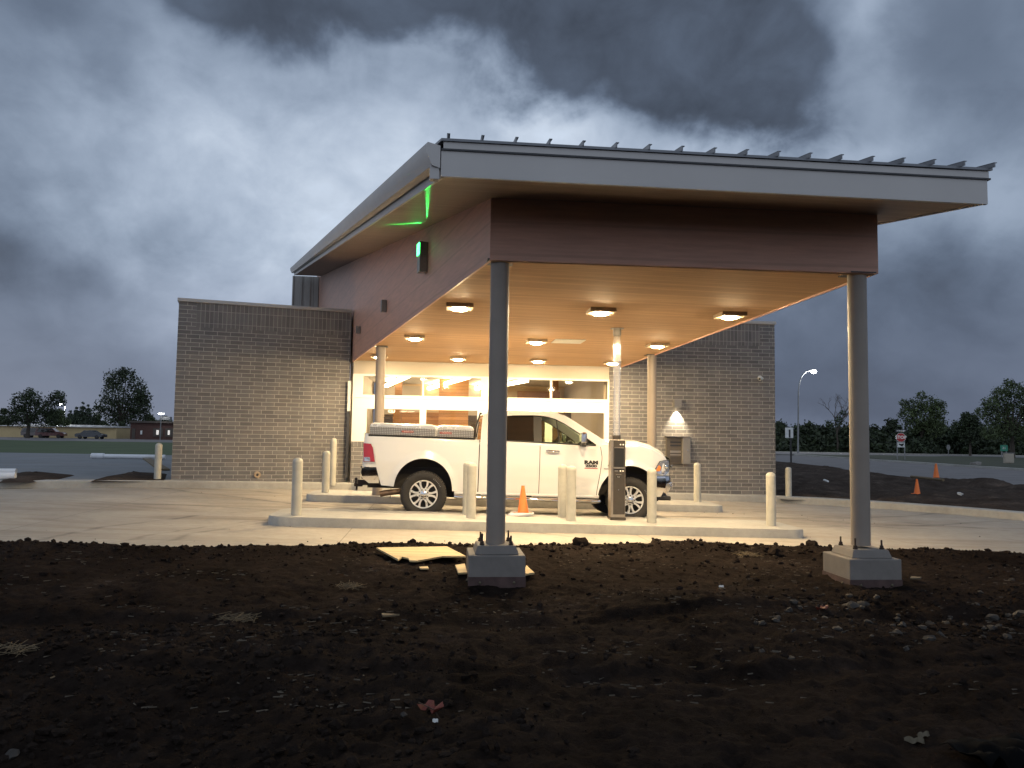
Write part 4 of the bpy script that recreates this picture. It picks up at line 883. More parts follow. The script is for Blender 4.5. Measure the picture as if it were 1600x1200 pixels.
RX = [p for p in OUT if 1.03 <= p[0] <= 2.61 and p[1] > 1.85]
for x, z in RX:
    ye = -gy(z); crown = .045 * min(1, (x - 1.03) / .25) * min(1, max(.2, (2.75 - x) / .3))
    rows.append([(x, s * ye * k, z + crown * (1 - k ** 2.2)) for s, k in ((-1, 1), (-1, .93), (-1, .8), (-1, .5), (1, 0), (1, .5), (1, .8), (1, .93), (1, 1))])
q = MB(); q.grid(rows); T('roof', q, M['paint'], smooth=50)
q = MB(); rows = []
for x, z in [p for p in OUT if 2.59 <= p[0] <= 3.471 and p[1] > 1.42]:
    ye = -gy(z) - .01; rows.append([(x + .10 * (1 - k * k), k * ye, z - .006 + .02 * (1 - k * k)) for k in (-1, -.75, -.4, 0, .4, .75, 1)])
q.grid(rows); T('windscreen', q, M['tglass'], smooth=60)
q = MB(); q.grid([[(1.03, s * .90, 1.42), (1.05, s * .76, 1.93)] for s in (-1, 0, 1)]); T('rear_window', q, M['tint'])
q = MB(); q.grid([[(3.30, y, 1.38), (3.46, y, 1.47), (3.56, y, 1.535)] for y in (-.93, -.5, 0, .5, .93)]); q.tube([(3.40, -.55, 1.53), (3.47, .1, 1.56)], .012, 6); q.tube([(3.42, .2, 1.53), (3.47, .75, 1.55)], .012, 6); T('cowl', q, M['trim'])
# interior
for y in (-.42, .42):
    q = MB(); q.box((1.95, y - .26, .95), (2.45, y + .26, 1.12)); q.add([(1.93, y - .26, 1.05), (2.10, y - .26, 1.05), (1.93, y - .22, 1.72), (1.83, y - .22, 1.72), (1.93, y + .26, 1.05), (2.10, y + .26, 1.05), (1.93, y + .22, 1.72), (1.83, y + .22, 1.72)], [(0, 1, 2, 3), (7, 6, 5, 4), (0, 4, 5, 1), (1, 5, 6, 2), (2, 6, 7, 3), (3, 7, 4, 0)]); q.box((1.80, y - .13, 1.73), (1.90, y + .13, 1.90)); T('seat', q, M['seat'], bevel=.04)
q = MB(); q.prism([(2.85, .95), (3.35, .95), (3.40, 1.44), (2.95, 1.47), (2.80, 1.36)], -.88, .88, axis='y'); q.box((2.82, -.15, 1.40), (2.9, .15, 1.50)); T('dashboard', q, M['dash'], bevel=.03)
q = MB(); cS = Vector((2.62, .42, 1.40)); e1 = Vector((0, 1, 0)); e2 = Vector((.42, 0, .9)).normalized()
q.tube([cS + (e1 * math.cos(a) + e2 * math.sin(a)) * .19 for a in np.linspace(0, 2 * PI, 25)], .018, 8, caps=False); q.tube([cS, (2.86, .42, 1.26)], .03, 8)
for a in (0.1, PI - .1, -PI / 2): q.tube([cS, cS + (e1 * math.cos(a) + e2 * math.sin(a)) * .19], .014, 6)
T('steering_wheel', q, M['dash'], smooth=60)
q = MB(); q.box((2.93, -.12, 1.70), (2.96, .12, 1.78)); T('rear_view_mirror', q, M['dash'], bevel=.01)
# mirror
q = MB(); q.box((2.86, -1.26, 1.455), (2.965, -1.02, 1.665)); mi_ = T('door_mirror', q, M['chrome'], bevel=.035, seg=3); q = MB(); q.box((2.87, -1.05, 1.43), (3.02, -.95, 1.50)); obj('mirror_arm', q, M['trim'], mi_, bevel=.015); q = MB(); q.box((2.87, -1.255, 1.40), (2.955, -1.03, 1.454)); obj('mirror_base', q, M['trim'], mi_, bevel=.015)
q = MB(); q.box((2.86, 1.02, 1.455), (2.965, 1.26, 1.665)); q.box((2.87, .95, 1.42), (2.95, 1.05, 1.47)); T('door_mirror', q, M['chrome'], bevel=.03, seg=3)
# handles, fuel flap line, emblems
def handle(x, z, par):
    q = MB(); q.tube([(x - .115, -1.0, z), (x - .09, -1.05, z), (x + .09, -1.05, z - .005), (x + .115, -1.0, z - .005)], [.022, .022, .022, .022], 10); obj('handle', q, M['chrome'], par, smooth=60); q = MB(); q.lathe([(.0005, -1.008), (.075, -1.014)], 20, (x - .01, 0, z), 'y'); return q
handle(2.37, 1.295, fdoor); handle(1.36, 1.30, rdoor)
bp_ = lambda x, z: (x, -(half_w(z) + .004), z)
text('emblem_lettering', 'RAM', .088, M['txt'], fdoor, (3.10, -1.012, 1.105), depth=.004, sx=1.45, bold=.006)
text('emblem_lettering', '2500', .062, M['txt'], fdoor, (3.10, -1.015, 1.040), depth=.004, sx=1.75, bold=.003); q = MB(); q.box((2.975, -1.018, .990), (3.225, -1.006, 1.003)); obj('emblem_bar', q, M['txtr'], fdoor)
q = MB(); q.tube([(3.47, -1.018, 1.08), (3.42, -1.018, 1.05), (3.45, -1.018, 1.12), (3.47, -1.018, 1.12)], .007, 6); q.box((3.345, -1.022, .992), (3.55, -1.006, 1.003)); T('fender_emblem', q, M['txt'])
# lamps
def lens_patch(name, pts, m, y, th=.03, par=None):
    q = MB(); n = len(pts); q.add([(p[0], y(p), p[1]) for p in pts] + [(p[0], y(p) + th, p[1]) for p in pts], [tuple(range(n)), tuple(range(2 * n - 1, n - 1, -1))] + [(i, n + i, n + (i + 1) % n, (i + 1) % n) for i in range(n)]); return T(name, q, m, par, bevel=.006)
ty = lambda p: -(half_w(p[1]) + .024) + float(lerp(p[0], [-1.13, -1.08, -1.0], [.05, .012, 0]))
tl = lens_patch('tail_lamp', [(-1.135, 1.325), (-.995, 1.318), (-.955, 1.25), (-.905, .99), (-1.115, .985)], M['red'], ty)
lens_patch('lamp_cell', [(-1.105, 1.075), (-1.00, 1.075), (-.985, .995), (-1.10, .995)], M['lampg'], lambda p: ty(p) - .004, .02, tl)
q = MB(); q.tube([(x, ty((x, z)) - .004, z) for x, z in [(-.99, 1.335), (-.94, 1.25), (-.888, .975), (-1.115, .968)]], .008, 6); obj('lamp_rim', q, M['paint'], tl, smooth=60)
def hy(p): return -(half_w(p[1]) + .030) + float(lerp(p[0], [3.9, 4.3, 4.5, 4.6, 4.66], [0, .015, .07, .13, .20]))
hl = lens_patch('headlamp', [(4.30, .955), (4.34, 1.02), (4.425, 1.15), (4.63, 1.19), (4.655, 1.12), (4.64, .96), (4.56, .915), (4.40, .925)], M['lampg'], hy)
lens_patch('amber_lens', [(4.325, .975), (4.41, 1.10), (4.455, 1.06), (4.43, .985)], M['amber'], lambda p: hy(p) - .005, .02, hl)
q = MB(); q.sphere((4.555, hy((4.555, 1.06)) + .005, 1.07), .045, n=14, m=8); obj('lamp_cell', q, M['chrome'], hl, smooth=180); q = MB(); q.sphere((4.53, hy((4.53, .97)) + .005, .965), .028, n=12, m=7); obj('lamp_cell', q, M['chrome'], hl, smooth=180)
q = MB(); q.tube([(x, hy((x, z)) - .004, z) for x, z in ((4.29, .955), (4.42, 1.165), (4.645, 1.205))], .008, 6); obj('lamp_rim', q, M['trim'], hl, smooth=60)
q = MB(); q.grid([[(4.67, y, .88), (4.76 - .12 * abs(y) ** 2, y, .9), (4.765 - .12 * abs(y) ** 2, y, 1.22), (4.70 - .1 * abs(y) ** 2, y, 1.26)] for y in (-.68, -.4, 0, .4, .68)]); gr = T('grille', q, M['black'], smooth=50); q = MB(); q.box((4.74, -.66, 1.05), (4.775, .66, 1.10)); q.box((4.75, -.05, .9), (4.785, .05, 1.22)); obj('cross_bar', q, M['chrome'], gr, bevel=.01)
# bumpers
fb = MB(); rows = []
for k in np.linspace(-1, 1, 33):
    y = k * 1.0; s = 1 - abs(k) ** 3.2; xf = 4.52 + .28 * s
    rows.append([(xf - .10, y * .985, .895), (xf + .01, y * 1.0, .89), (xf + .035, y * 1.003, .80), (xf + .02, y * 1.0, .66), (xf - .05, y * .99, .52), (xf - .16, y * .97, .46)])
fb.grid(rows)
for s in (-1, 1): fb.grid([[(4.34, s * 1.0, .885), (4.34, s * 1.003, .80), (4.34, s * 1.0, .66), (4.34, s * .97, .50)], [(4.53, s * 1.0, .89), (4.555, s * 1.003, .80), (4.54, s * 1.0, .66), (4.46, s * .98, .50)]])
fbo = T('front_bumper', fb, M['chrome'], smooth=60); q = MB(); q.tube([(4.60, -.99, .745), (4.66, -.965, .775), (4.69, -.93, .75), (4.66, -.95, .70)], .018, 8); obj('fog_lamp', q, M['lampg'], fbo, smooth=60); q = MB(); q.box((4.38, -.92, .43), (4.68, .92, .515)); T('air_dam', q, M['trim'], bevel=.02); q = MB(); q.box((4.42, -.5, .38), (4.56, -.38, .47)); T('tow_hook', q, M['trim'], bevel=.02)
rb = MB(); rows = []
for k in np.linspace(-1, 1, 25):
    y = k * 1.0; s = 1 - abs(k) ** 4; xf = -1.135 - .075 * s
    rows.append([(xf + .10, y * .98, .885), (xf + .0, y * 1.0, .872), (xf - .008, y, .78), (xf + .03, y * .995, .68), (xf + .14, y * .98, .60)])
rb.grid(rows)
for s in (-1, 1): rb.grid([[(-.88, s * 1.0, .87), (-.86, s * 1.0, .78), (-.82, s * .99, .68), (-.82, s * .985, .605)], [(-1.138, s * 1.0, .872), (-1.146, s * 1.0, .78), (-1.11, s * .995, .68), (-1.0, s * .98, .60)]])
rbo = T('rear_bumper', rb, M['chrome'], smooth=60); q = MB(); q.box((-1.19, -.7, .876), (-1.0, .7, .893)); obj('step_pad', q, M['trim'], rbo)
q = MB(); q.box((-1.30, -.05, .50), (-.9, .05, .60)); q.box((-1.36, -.035, .47), (-1.20, .035, .53)); q.tube([(-1.33, 0, .53), (-1.33, 0, .58)], .018, 8); q.sphere((-1.33, 0, .61), .03, n=10, m=6); q.tube([(-1.31, 0, .40), (-1.31, 0, .52)], .02, 8); q.box((-1.15, -.11, .56), (-1.09, .11, .66)); T('tow_hitch', q, M['rust'])
q = MB(); q.tube([(-.80, -.86, .40), (-.64, -.84, .43), (-.45, -.80, .45), (-.2, -.6, .48)], .055, 14, caps=False); q.tube([(-.79, -.858, .402), (-.70, -.845, .418)], .045, 12); T('exhaust_pipe', q, M['exhaust'], smooth=60)
for s in (-1, 1):
    q = MB(); q.tube([(.57, s * 1.04, .405), (.62, s * 1.06, .40), (3.22, s * 1.06, .385), (3.27, s * 1.04, .39)], .038, 14); sb = T('step_bar', q, M['chrome'], smooth=50)
    if s < 0:
        q = MB()
        for x in (.95, 1.9, 2.75): q.box((x, -1.03, .40), (x + .07, -.6, .44)); q.box((x, -.98, .40), (x + .10, -.86, .47))
        obj('bracket', q, M['under'], sb)
q = MB(); q.tube([(-.62, -.7, .31), (-.61, -.7, .52)], .006, 5); T('mud_strap', q, M['trim'])
# tool boxes on the rails
def toolbox(name, x0, x1, y0, y1, label):
    bx_ = MB(); bx_.box((x0, y0, 1.492), (x1, y1, 1.628)); t = T(name, bx_, M['plate'], bevel=.006, label=label)
    l = MB(); r = .055; secs = []
    for x, h in ((x0 - .004, 1.655), (x0 + .02, 1.690), (x0 + .075, 1.712), (x1 - .075, 1.712), (x1 - .02, 1.690), (x1 + .004, 1.655)):
        secs.append([(x, y0 - .006, 1.631), (x, y0 - .006, h - .025), (x, y0 + .03, h - .004), (x, (y0 + y1) / 2, h), (x, y1 - .03, h - .004), (x, y1, 1.631)])
    l.grid(secs); l.f += [tuple(range(6)), tuple(range(35, 29, -1))]; l.mi += [0, 0]; obj('lid', l, M['steelbright'], t, smooth=30)
    return t
M['steelbright'] = mat('bright aluminium', (.78, .77, .75), .25, .4, .05, 5)
b1 = toolbox('tool_box', -1.03, .172, -.985, -.60, 'long rear tool box with a red badge'); b2 = toolbox('tool_box', .205, .875, -.985, -.60, 'short tool box nearer the cab')
toolbox('tool_box', -1.03, .875, .60, .985, 'far side tool box')
for b_, x in ((b1, -.33), (b2, .37)):
    q = MB(); q.box((x - .09, -.989, 1.542), (x + .10, -.9855, 1.582)); q.sphere((x - .108, -.984, 1.562), .02, n=12, m=6, squash=1); obj('badge', q, M['label'], b_)
    text('badge_lettering', 'WEATHER GUARD', .021, M['txtw'], b_, (x + .005, -.9905, 1.5625), depth=.0008)
q = MB(); q.box((-1.05, -.965, 1.455), (.9, -.62, 1.49)); T('rail_gap_shade', q, M['trim'])  # black strip stands for the shade in the gap under the boxes
q = MB(); q.tube([(.90, -.80, 1.50), (.93, -.80, 1.72), (1.0, -.78, 1.97)], .016, 7); q.tube([(.94, -.72, 1.50), (.985, -.72, 1.80)], .012, 6); q.tube([(.985, -.80, 1.93), (1.03, -.72, 1.96)], .014, 6); T('rack_post', q, M['trim'], smooth=60)

# wheels: tyre, rim with six split spokes, lug ring
def make_wheel():
    w = bpy.data.objects.new('wheel', None); COL.objects.link(w)
    t = MB(); t.lathe([(.262, -.10), (.30, -.125), (.345, -.135), (.385, -.128), (.408, -.112), (.421, -.090), (.4235, 0), (.421, .13), (.385, .16), (.26, .14)], 60, axis='y')
    for k in range(54):                                            # tread blocks
        a = 2 * PI * k / 54
        for s, e in ((-.118, -.06), (-.05, .0)):
            r = []
            for rr in (.404, .4275):
                for da, yy in ((-.036, s), (.036, s), (.036, e), (-.036, e)): r.append((rr * math.cos(a + da + (yy > -.08) * .05), yy if rr > .41 else yy, rr * math.sin(a + da + (yy > -.08) * .05)))
            t.add(r, [(0, 3, 2, 1), (4, 5, 6, 7), (0, 1, 5, 4), (1, 2, 6, 5), (2, 3, 7, 6), (3, 0, 4, 7)])
    obj('tyre', t, M['tyre'], w, smooth=30)
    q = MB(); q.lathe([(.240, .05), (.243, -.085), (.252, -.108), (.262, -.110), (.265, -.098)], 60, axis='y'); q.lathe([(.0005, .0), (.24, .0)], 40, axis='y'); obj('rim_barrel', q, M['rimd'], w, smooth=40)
    q = MB(); q.lathe([(.236, -.090), (.238, -.112), (.258, -.114), (.261, -.098)], 60, axis='y')
    q.lathe([(.085, -.04), (.105, -.075), (.105, -.094), (.09, -.098), (.0005, -.098)], 40, axis='y')
    for k in range(6):
        for s in (-1, 1):
            pts = []
            for r, da in ((.092, .24), (.12, .175), (.15, .155), (.18, .17), (.21, .20), (.245, .235)):
                a = PI / 3 * k + s * da; pts.append((r * math.cos(a), r * math.sin(a)))
            wdt = [.020, .0175, .0165, .0165, .018, .022]; up = []; lo = []
            for i, p in enumerate(pts):
                d = np.array(pts[min(i + 1, 5)]) - np.array(pts[max(i - 1, 0)]); d /= np.hypot(*d); n = np.array([-d[1], d[0]]) * wdt[i]
                up.append((p[0] + n[0], p[1] + n[1])); lo.append((p[0] - n[0], p[1] - n[1]))
            for i in range(5):
                f0, f1 = (-.096, -.104) if i else (-.094, -.10)
                pa, pb, pc, pd = up[i], up[i + 1], lo[i + 1], lo[i]
                q.add([(x, -.103, z) for x, z in (pa, pb, pc, pd)] + [(x, -.05, z) for x, z in (pa, pb, pc, pd)], [(0, 1, 2, 3), (0, 4, 5, 1), (2, 6, 7, 3)])
    obj('rim', q, M['rim'], w, smooth=25)
    q = MB()
    for k in range(8): a = 2 * PI * (k + .5) / 8; q.lathe([(.012, -.098), (.012, -.118), (.0005, -.121)], 8, (.083 * math.cos(a), 0, .083 * math.sin(a)), 'y')
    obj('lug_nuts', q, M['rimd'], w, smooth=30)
    q = MB(); q.lathe([(.062, -.098), (.060, -.122), (.045, -.132), (.0005, -.134)], 28, axis='y'); obj('hub_cap', q, M['chrome'], w, smooth=40)
    q = MB()
    for k, ch in enumerate(range(7)):                              # raised pale tyre lettering marks
        a = math.radians(58 - k * 5.2); q.box((-.010, -.1375, -.012), (.010, -.134, .012)) if False else q.add([((.335 + dr) * math.cos(a + da), -.1365, (.335 + dr) * math.sin(a + da)) for dr, da in ((-.010, -.018), (-.010, .018), (.012, .010), (.012, -.010))], [(0, 1, 2, 3)])
    obj('sidewall_lettering', q, M['signpost'], w)
    return w
wp = make_wheel(); wp.parent = truck; wp.location = (0, -.865, WC)
for x, y in ((WB, -.865), (0, .865), (WB, .865)):
    c = wp.copy(); COL.objects.link(c); c.parent = truck; c.location = (x, y, WC); c.rotation_euler = (0, 0, PI) if y > 0 else (0, .4, 0)
    for ch in list(wp.children): d = ch.copy(); COL.objects.link(d); d.parent = c


# ------------------------------------------------------------------ things lying on the soil
def soil_at(px, py):
    P = at_z(px, py, 0.05)
    for _ in range(12): P = at_z(px, py, float(soil_z(np.array(P[0]), np.array(P[1]))))
    return np.array([P[0], P[1], float(soil_z(np.array(P[0]), np.array(P[1])))])
def flat_sheet(name, pts, th, m, label, cat_, lift=.015, group=None):
    P = [soil_at(*q) for q in pts]; c = sum(P) / len(P); z = max(p[2] for p in P) + lift
    mb = MB(); mb.prism([(p[0] - c[0], p[1] - c[1]) for p in P], 0, th); o = obj(name, mb, m, loc=(c[0], c[1], z)); return tag(o, label, cat_, group)
o = flat_sheet('plywood_board', [(588, 864), (698, 863), (728, 878.5), (690, 881), (652, 882), (640, 881), (638, 878), (628, 879), (622, 883)], .018, M['ply'], 'torn plywood board lying on the soil left of the left pier', 'board', .03); o.rotation_euler = (.03, .01, 0)
flat_sheet('plywood_scrap', [(711, 889), (726, 888), (730, 903), (716, 903)], .018, M['ply'], 'small plywood scrap at the left foot of the left pier', 'board', .01)
flat_sheet('plywood_scrap', [(822, 890), (835, 905), (818, 907)], .018, M['ply'], 'triangular plywood scrap at the right foot of the left pier', 'board', .01)
flat_sheet('plywood_scrap', [(655, 890), (668, 889), (670, 893), (657, 894)], .014, M['ply'], 'thin wood sliver below the plywood board', 'board', .005)
flat_sheet('wood_scrap', [(596, 965), (622, 964), (624, 968), (598, 969)], .015, M['straw'], 'pale wood sliver lying flat on the dark soil', 'board', .02)
flat_sheet('wood_scrap', [(1424, 905), (1440, 909), (1438, 912), (1422, 908)], .015, M['paper'], 'pale wood strip right of the right pier', 'board', .02)


def rock(P, r, m, label, group, name='rock', sq=.7):
    mb = MB(); V = IC2V * (1 + .30 * np.sign(np.sin(IC2V @ RNG.normal(size=(3, 3)) * 2.2)).mean(1, keepdims=True)) * RNG.uniform(.86, 1.14, (len(IC2V), 1)) * np.array([r * random.uniform(.8, 1.3), r * random.uniform(.7, 1.1), r * sq]); mb.add(V.tolist(), IC2F.tolist())
    o = obj(name, mb, m, loc=(P[0], P[1], P[2] + r * sq * .12), rotz=random.uniform(0, 6), smooth=18, recalc=False); return tag(o, label, 'rock', group)
extra = [(random.uniform(1180, 1600), random.gauss(965, 26), random.uniform(.014, .036)) for _ in range(60)]
for px, py, r in [(1330, 948, .07), (1350, 946, .055), (1410, 975, .04), (1455, 965, .05), (1468, 992, .045), (1526, 948, .045), (1552, 968, .055), (1575, 996, .045), (1455, 1000, .05), (1480, 975, .04), (1128, 920, .04), (1240, 945, .04), (1600, 950, .07), (1310, 985, .04), (1520, 990, .05)] + extra:
    rock(soil_at(px, py), r, M['rock'], 'pale rough stone half buried in the dark soil right of centre', 'pale stones on the right of the soil')
for px, py, r, lb in ((675, 850, .085, 'dark soil lump on the edge left of the big column'), (906, 852, .11, 'large dark soil lump on the soil edge in front of the kiosk'), (1212, 861, .10, 'dark soil lump on the edge left of the right pier'), (1268, 860, .10, 'tufted soil lump just left of the right pier')):
    P = soil_at(px, py + 6); rock(P, r, M['clod'], lb, None, 'soil_lump', .8)
for px, py, r in ((352, 1095, .022), (155, 1050, .03), (20, 1170, .03), (500, 970, .02), (860, 1034, .018), (630, 1118, .02)):
    rock(soil_at(px, py), r, M['rock'], 'small pale stone on the left part of the dark soil', 'small stones on the left of the soil')


def scrap(name, px, py, w, m, label, cat_, n=9):
    P = soil_at(px, py); rows = []
    for i in range(n):
        a = i / (n - 1); hw = .5 * w * (.15 + .30 * abs(math.sin(a * 7.1 + px))) * (.4 + .6 * math.sin(PI * a) + .15)
        rows.append([((a - .5) * w, -hw, .02 + .05 * w * math.sin(a * 9 + px)), ((a - .5) * w, 0, .035 + .12 * w * abs(math.sin(a * 6))), ((a - .5) * w, hw, .02 + .06 * w * math.cos(a * 8))])
    mb = MB(); mb.grid(rows); o = obj(name, mb, m, loc=tuple(P), rotz=random.uniform(-.4, .4)); s = o.modifiers.new('thick', 'SOLIDIFY'); s.thickness = .002; return tag(o, label, cat_)
def marker_flag(px, py, label):
    P = soil_at(px, py); t = thing('marker_flag', label, 'marker flag', tuple(P), random.uniform(0, 3), 'orange marker flags'); q = MB()
    q.tube([(0, 0, -.02), (.05, .02, .05), (.16, .03, .07)], .003, 5); obj('wire', q, M['rust'], t)
    rows = [[(.02 + .022 * i, -.03 * (1 + .5 * math.sin(i * 2)), .06 + .02 * math.sin(i * 1.7)), (.02 + .022 * i, .035 * (1 + .4 * math.cos(i)), .045 + .02 * math.cos(i * 2.1))] for i in range(7)]; q = MB(); q.grid(rows); o = obj('flag', q, M['flag'], t); o.modifiers.new('thick', 'SOLIDIFY').thickness = .002
marker_flag(692, 1125, 'crumpled orange marker flag on the soil at the bottom centre'); marker_flag(1281, 952, 'orange marker flag among stones below the right pier')
scrap('paper_scrap', 1442, 1144, .08, M['paper'], 'torn tan paper lying at the lower right of the soil', 'paper'); scrap('paper_scrap', 1428, 1157, .10, M['paper'], 'long torn tan paper beside the black sheet', 'paper'); scrap('paper_scrap', 1127, 920, .05, M['signw'], 'crumpled white wrapper on the soil left of the right pier', 'paper'); scrap('paper_scrap', 680, 1134, .03, M['signw'], 'crumpled white wrapper beside the orange flag', 'paper')
for px, py, w, lb in ((370, 966, .22, 'tuft of dry straw on the soil left of centre'), (28, 1021, .22, 'tuft of dry straw at the far left of the soil'), (545, 923, .16, 'tuft of dry straw below the plywood board'), (1170, 868, .18, 'tuft of dry straw near the concrete edge')):
    P = soil_at(px, py); mb = MB()
    for k in range(46): a = random.uniform(0, PI); c = (random.gauss(0, w * .4), random.gauss(0, w * .2), random.uniform(.0, .04)); l = random.uniform(.03, .09); mb.tube([(c[0] - l * math.cos(a), c[1] - l * math.sin(a), c[2]), (c[0] + l * math.cos(a), c[1] + l * math.sin(a), c[2] + random.uniform(0, .03))], .0018, 4)
    tag(obj('straw_tuft', mb, M['straw'], loc=tuple(P + np.array([0, 0, .015]))), lb, 'straw')
P = soil_at(1545, 1172); rows = []
for i in range(19): rows.append([(-.22 + .03 * i, -.2 + .03 * j, .02 + .06 * float(fbm(np.array(i * .45), np.array(j * .5 + 4), 3)) + .05 * math.sin(i * .9 + j * .3) * (1 - j / 10)) for j in range(11)])
mb = MB(); mb.grid(rows); tp = obj('plastic_sheet', mb, M['tarp'], loc=tuple(P), rotz=.3, smooth=60); tp.modifiers.new('thick', 'SOLIDIFY').thickness = .004; tag(tp, 'crumpled black plastic sheet at the lower right corner', 'plastic sheet')
# debris crumbs on the concrete: countless
mb = MB()
def cr_dens(x, y): return np.clip(np.exp(-((y - edge_y(x) - .2) / .5) ** 2) + .03 + .8 * np.exp(-((x + .6) / 1.6) ** 2 - ((y - 16.2) / .5) ** 2) + .6 * np.exp(-((x - 4.9) / 1.4) ** 2 - ((y - 17) / .4) ** 2), 0, 1)
stuff('concrete_crumbs', clods(1100, (-8, 11), (9.3, 19), cr_dens, .005, .016, lambda x, y: drive_z(x, y)), M['clod'], 'dark crumbs of soil scattered over the concrete drive', 'crumbs', recalc=False)

# white pipes left in the side lane, board, and small things on the right
lz = lambda x, y: drive_z(x, y) + .17
def pipe(a, b, r, label, bell=True, name='pipe'):
    A_, B_ = at_z(*a, lz), at_z(*b, lz); q = MB(); up_ = np.array([0, 0, r]); q.tube([A_ + up_, B_ + up_], r, 14)
    if bell: d = (B_ - A_) / np.linalg.norm(B_ - A_); q.tube([A_ + up_, A_ + up_ + d * .5], r * 1.35, 14)
    c = (A_ + B_) / 2; q.v = [(x - c[0], y - c[1], z - c[2]) for x, y, z in q.v]; return tag(obj(name, q, M['pvc'], loc=tuple(c), smooth=50), label, 'pipe')
pipe((143, 716), (258, 717.5), .095, 'long white plastic pipe with a bell end lying before the lawn'); pipe((-40, 743), (25, 743), .09, 'white plastic pipe at the left frame edge, upper of two', False); pipe((-40, 750), (24, 750), .09, 'white plastic pipe at the left frame edge, lower of two', False)
a, b = at_z(222, 713, lz), at_z(256, 735, lz); q = MB(); d = b - a; n = np.array([-d[1], d[0], 0]); n /= np.linalg.norm(n); n *= .16
q.add([tuple(p) for p in (a - n, a + n, b + n, b - n)] + [tuple(p + np.array([0, 0, .05])) for p in (a - n, a + n, b + n, b - n)], [(0, 3, 2, 1), (4, 5, 6, 7), (0, 1, 5, 4), (1, 2, 6, 5), (2, 3, 7, 6), (3, 0, 4, 7)]); q.v = [(x - a[0], y - a[1], z - a[2]) for x, y, z in q.v]; tag(obj('wood_board', q, M['straw'], loc=tuple(a)), 'weathered plank lying on the side lane left of the brick wing', 'board')
def dirt_at(px, py):
    P = at_z(px, py, 0.0)
    for _ in range(15): P = at_z(px, py, float(dirt_z(np.array(P[0]), np.array(P[1]))))
    return np.array(P)
a, b = dirt_at(1424, 750), dirt_at(1474, 756); q = MB(); q.tube([np.zeros(3), b - a], .05, 8); tag(obj('wood_board', q, M['straw'], loc=(a[0], a[1], a[2] + .14)), 'long pale timber lying across the dirt ridge by the cones', 'board')
for px, py, r in ((1290, 752, .10), (1275, 762, .08), (1500, 772, .08)): rock(dirt_at(px, py), r, M['signw'], 'pale lump on the dark dirt beyond the right kerb', 'pale lumps on the far dirt')


# ------------------------------------------------------------------ signs, lamps, cabinets
def post_sign(name, px, py, label, Y=None, z=0.0):
    P = at_z(px, py, z); return thing(name, label, 'sign', tuple(P), -math.atan2(P[0], P[1]) * .6), P
t, P = post_sign('lane_sign', 1236, 722, 'white two panel sign on a dark post beyond the right wing', z=.0); k = P[1] / F_PX
q = MB(); q.box((-.06, -.06, -.2), (.06, .06, 46 * k)); obj('post', q, M['trim'], t); q = MB(); q.box((-6.4 * k - .1, -.10, 37.5 * k), (5.4 * k - .1, -.065, 53.5 * k)); obj('panel', q, M['signw'], t); q = MB(); q.box((-1.2 * k - .1, -.108, 38 * k), (1.3 * k - .1, -.101, 50.5 * k)); obj('bar', q, M['signb'], t)
t, P = post_sign('stop_sign', 1408, 718.5, 'red STOP sign under a one way arrow on two posts', z=.06); k = P[1] / F_PX
q = MB()
for x in (-5.2, 5.2): q.box((x * k - .04, -.03, -.3), (x * k + .04, .03, 33 * k))
obj('posts', q, M['signpost'], t)
oc_ = lambda r: [(r * math.cos(PI / 8 + PI / 4 * i), r * math.sin(PI / 8 + PI / 4 * i) + 34.8 * k) for i in range(8)]
q = MB(); q.prism(oc_(7.4 * k), -.075, -.05, axis='y'); obj('sign_border', q, M['signw'], t); q = MB(); q.prism(oc_(6.9 * k), -.082, -.076, axis='y'); obj('sign_face', q, M['signr'], t); text('sign_lettering', 'STOP', 6.6 * k, M['txtw'], t, (0, -.086, 34.8 * k), bold=.012)
q = MB(); q.box((-7.8 * k, -.075, 42.6 * k), (7.8 * k, -.05, 47.6 * k)); obj('arrow_plate', q, M['signb'], t); q = MB(); q.prism([(-6 * k, 44.2 * k), (3 * k, 44.2 * k), (3 * k, 43.2 * k), (7 * k, 45.1 * k), (3 * k, 47 * k), (3 * k, 46 * k), (-6 * k, 46 * k)], -.082, -.076, axis='y'); obj('arrow', q, M['signw'], t); text('sign_lettering', 'ONE WAY', 2.2 * k, M['signb'], t, (-1.4 * k, -.086, 45.1 * k))
q = MB(); q.box((-5 * k, -.075, 19.5 * k), (5.2 * k, -.05, 27 * k)); obj('lower_plate', q, M['signw'], t); q = MB(); q.prism([(-3.6 * k, 24.2 * k), (-1.8 * k, 25.8 * k), (-1.8 * k, 24.8 * k), (1 * k, 24.8 * k), (1 * k, 21 * k), (2 * k, 21 * k), (2 * k, 25.6 * k), (3.8 * k, 25.6 * k), (3.8 * k, 23.6 * k), (-1.8 * k, 23.6 * k), (-1.8 * k, 22.6 * k)], -.082, -.076, axis='y'); obj('arrow', q, M['signb'], t)
t, P = post_sign('marker_sign', 1482, 712, 'small grey oval sign on a thin post at the far road', z=.06); k = P[1] / F_PX
q = MB(); q.box((-.04, -.04, -.2), (.04, .04, 10 * k)); obj('post', q, M['signpost'], t); q = MB(); q.lathe([(.0005, -.06), (2.6 * k, -.06), (2.6 * k, -.09), (.0005, -.09)], 18, (0, 0, 0), 'y'); q.v = [(x, y, z * 1.6 + 13 * k) for x, y, z in q.v]; obj('panel', q, M['signpost'], t)
t, P = post_sign('green_sign', 1569, 716, 'green route sign on posts beside the grey cabinet', z=.06); k = P[1] / F_PX
q = MB()
for x in (-3, 3): q.box((x * k - .05, -.04, -.2), (x * k + .05, .04, 15 * k))
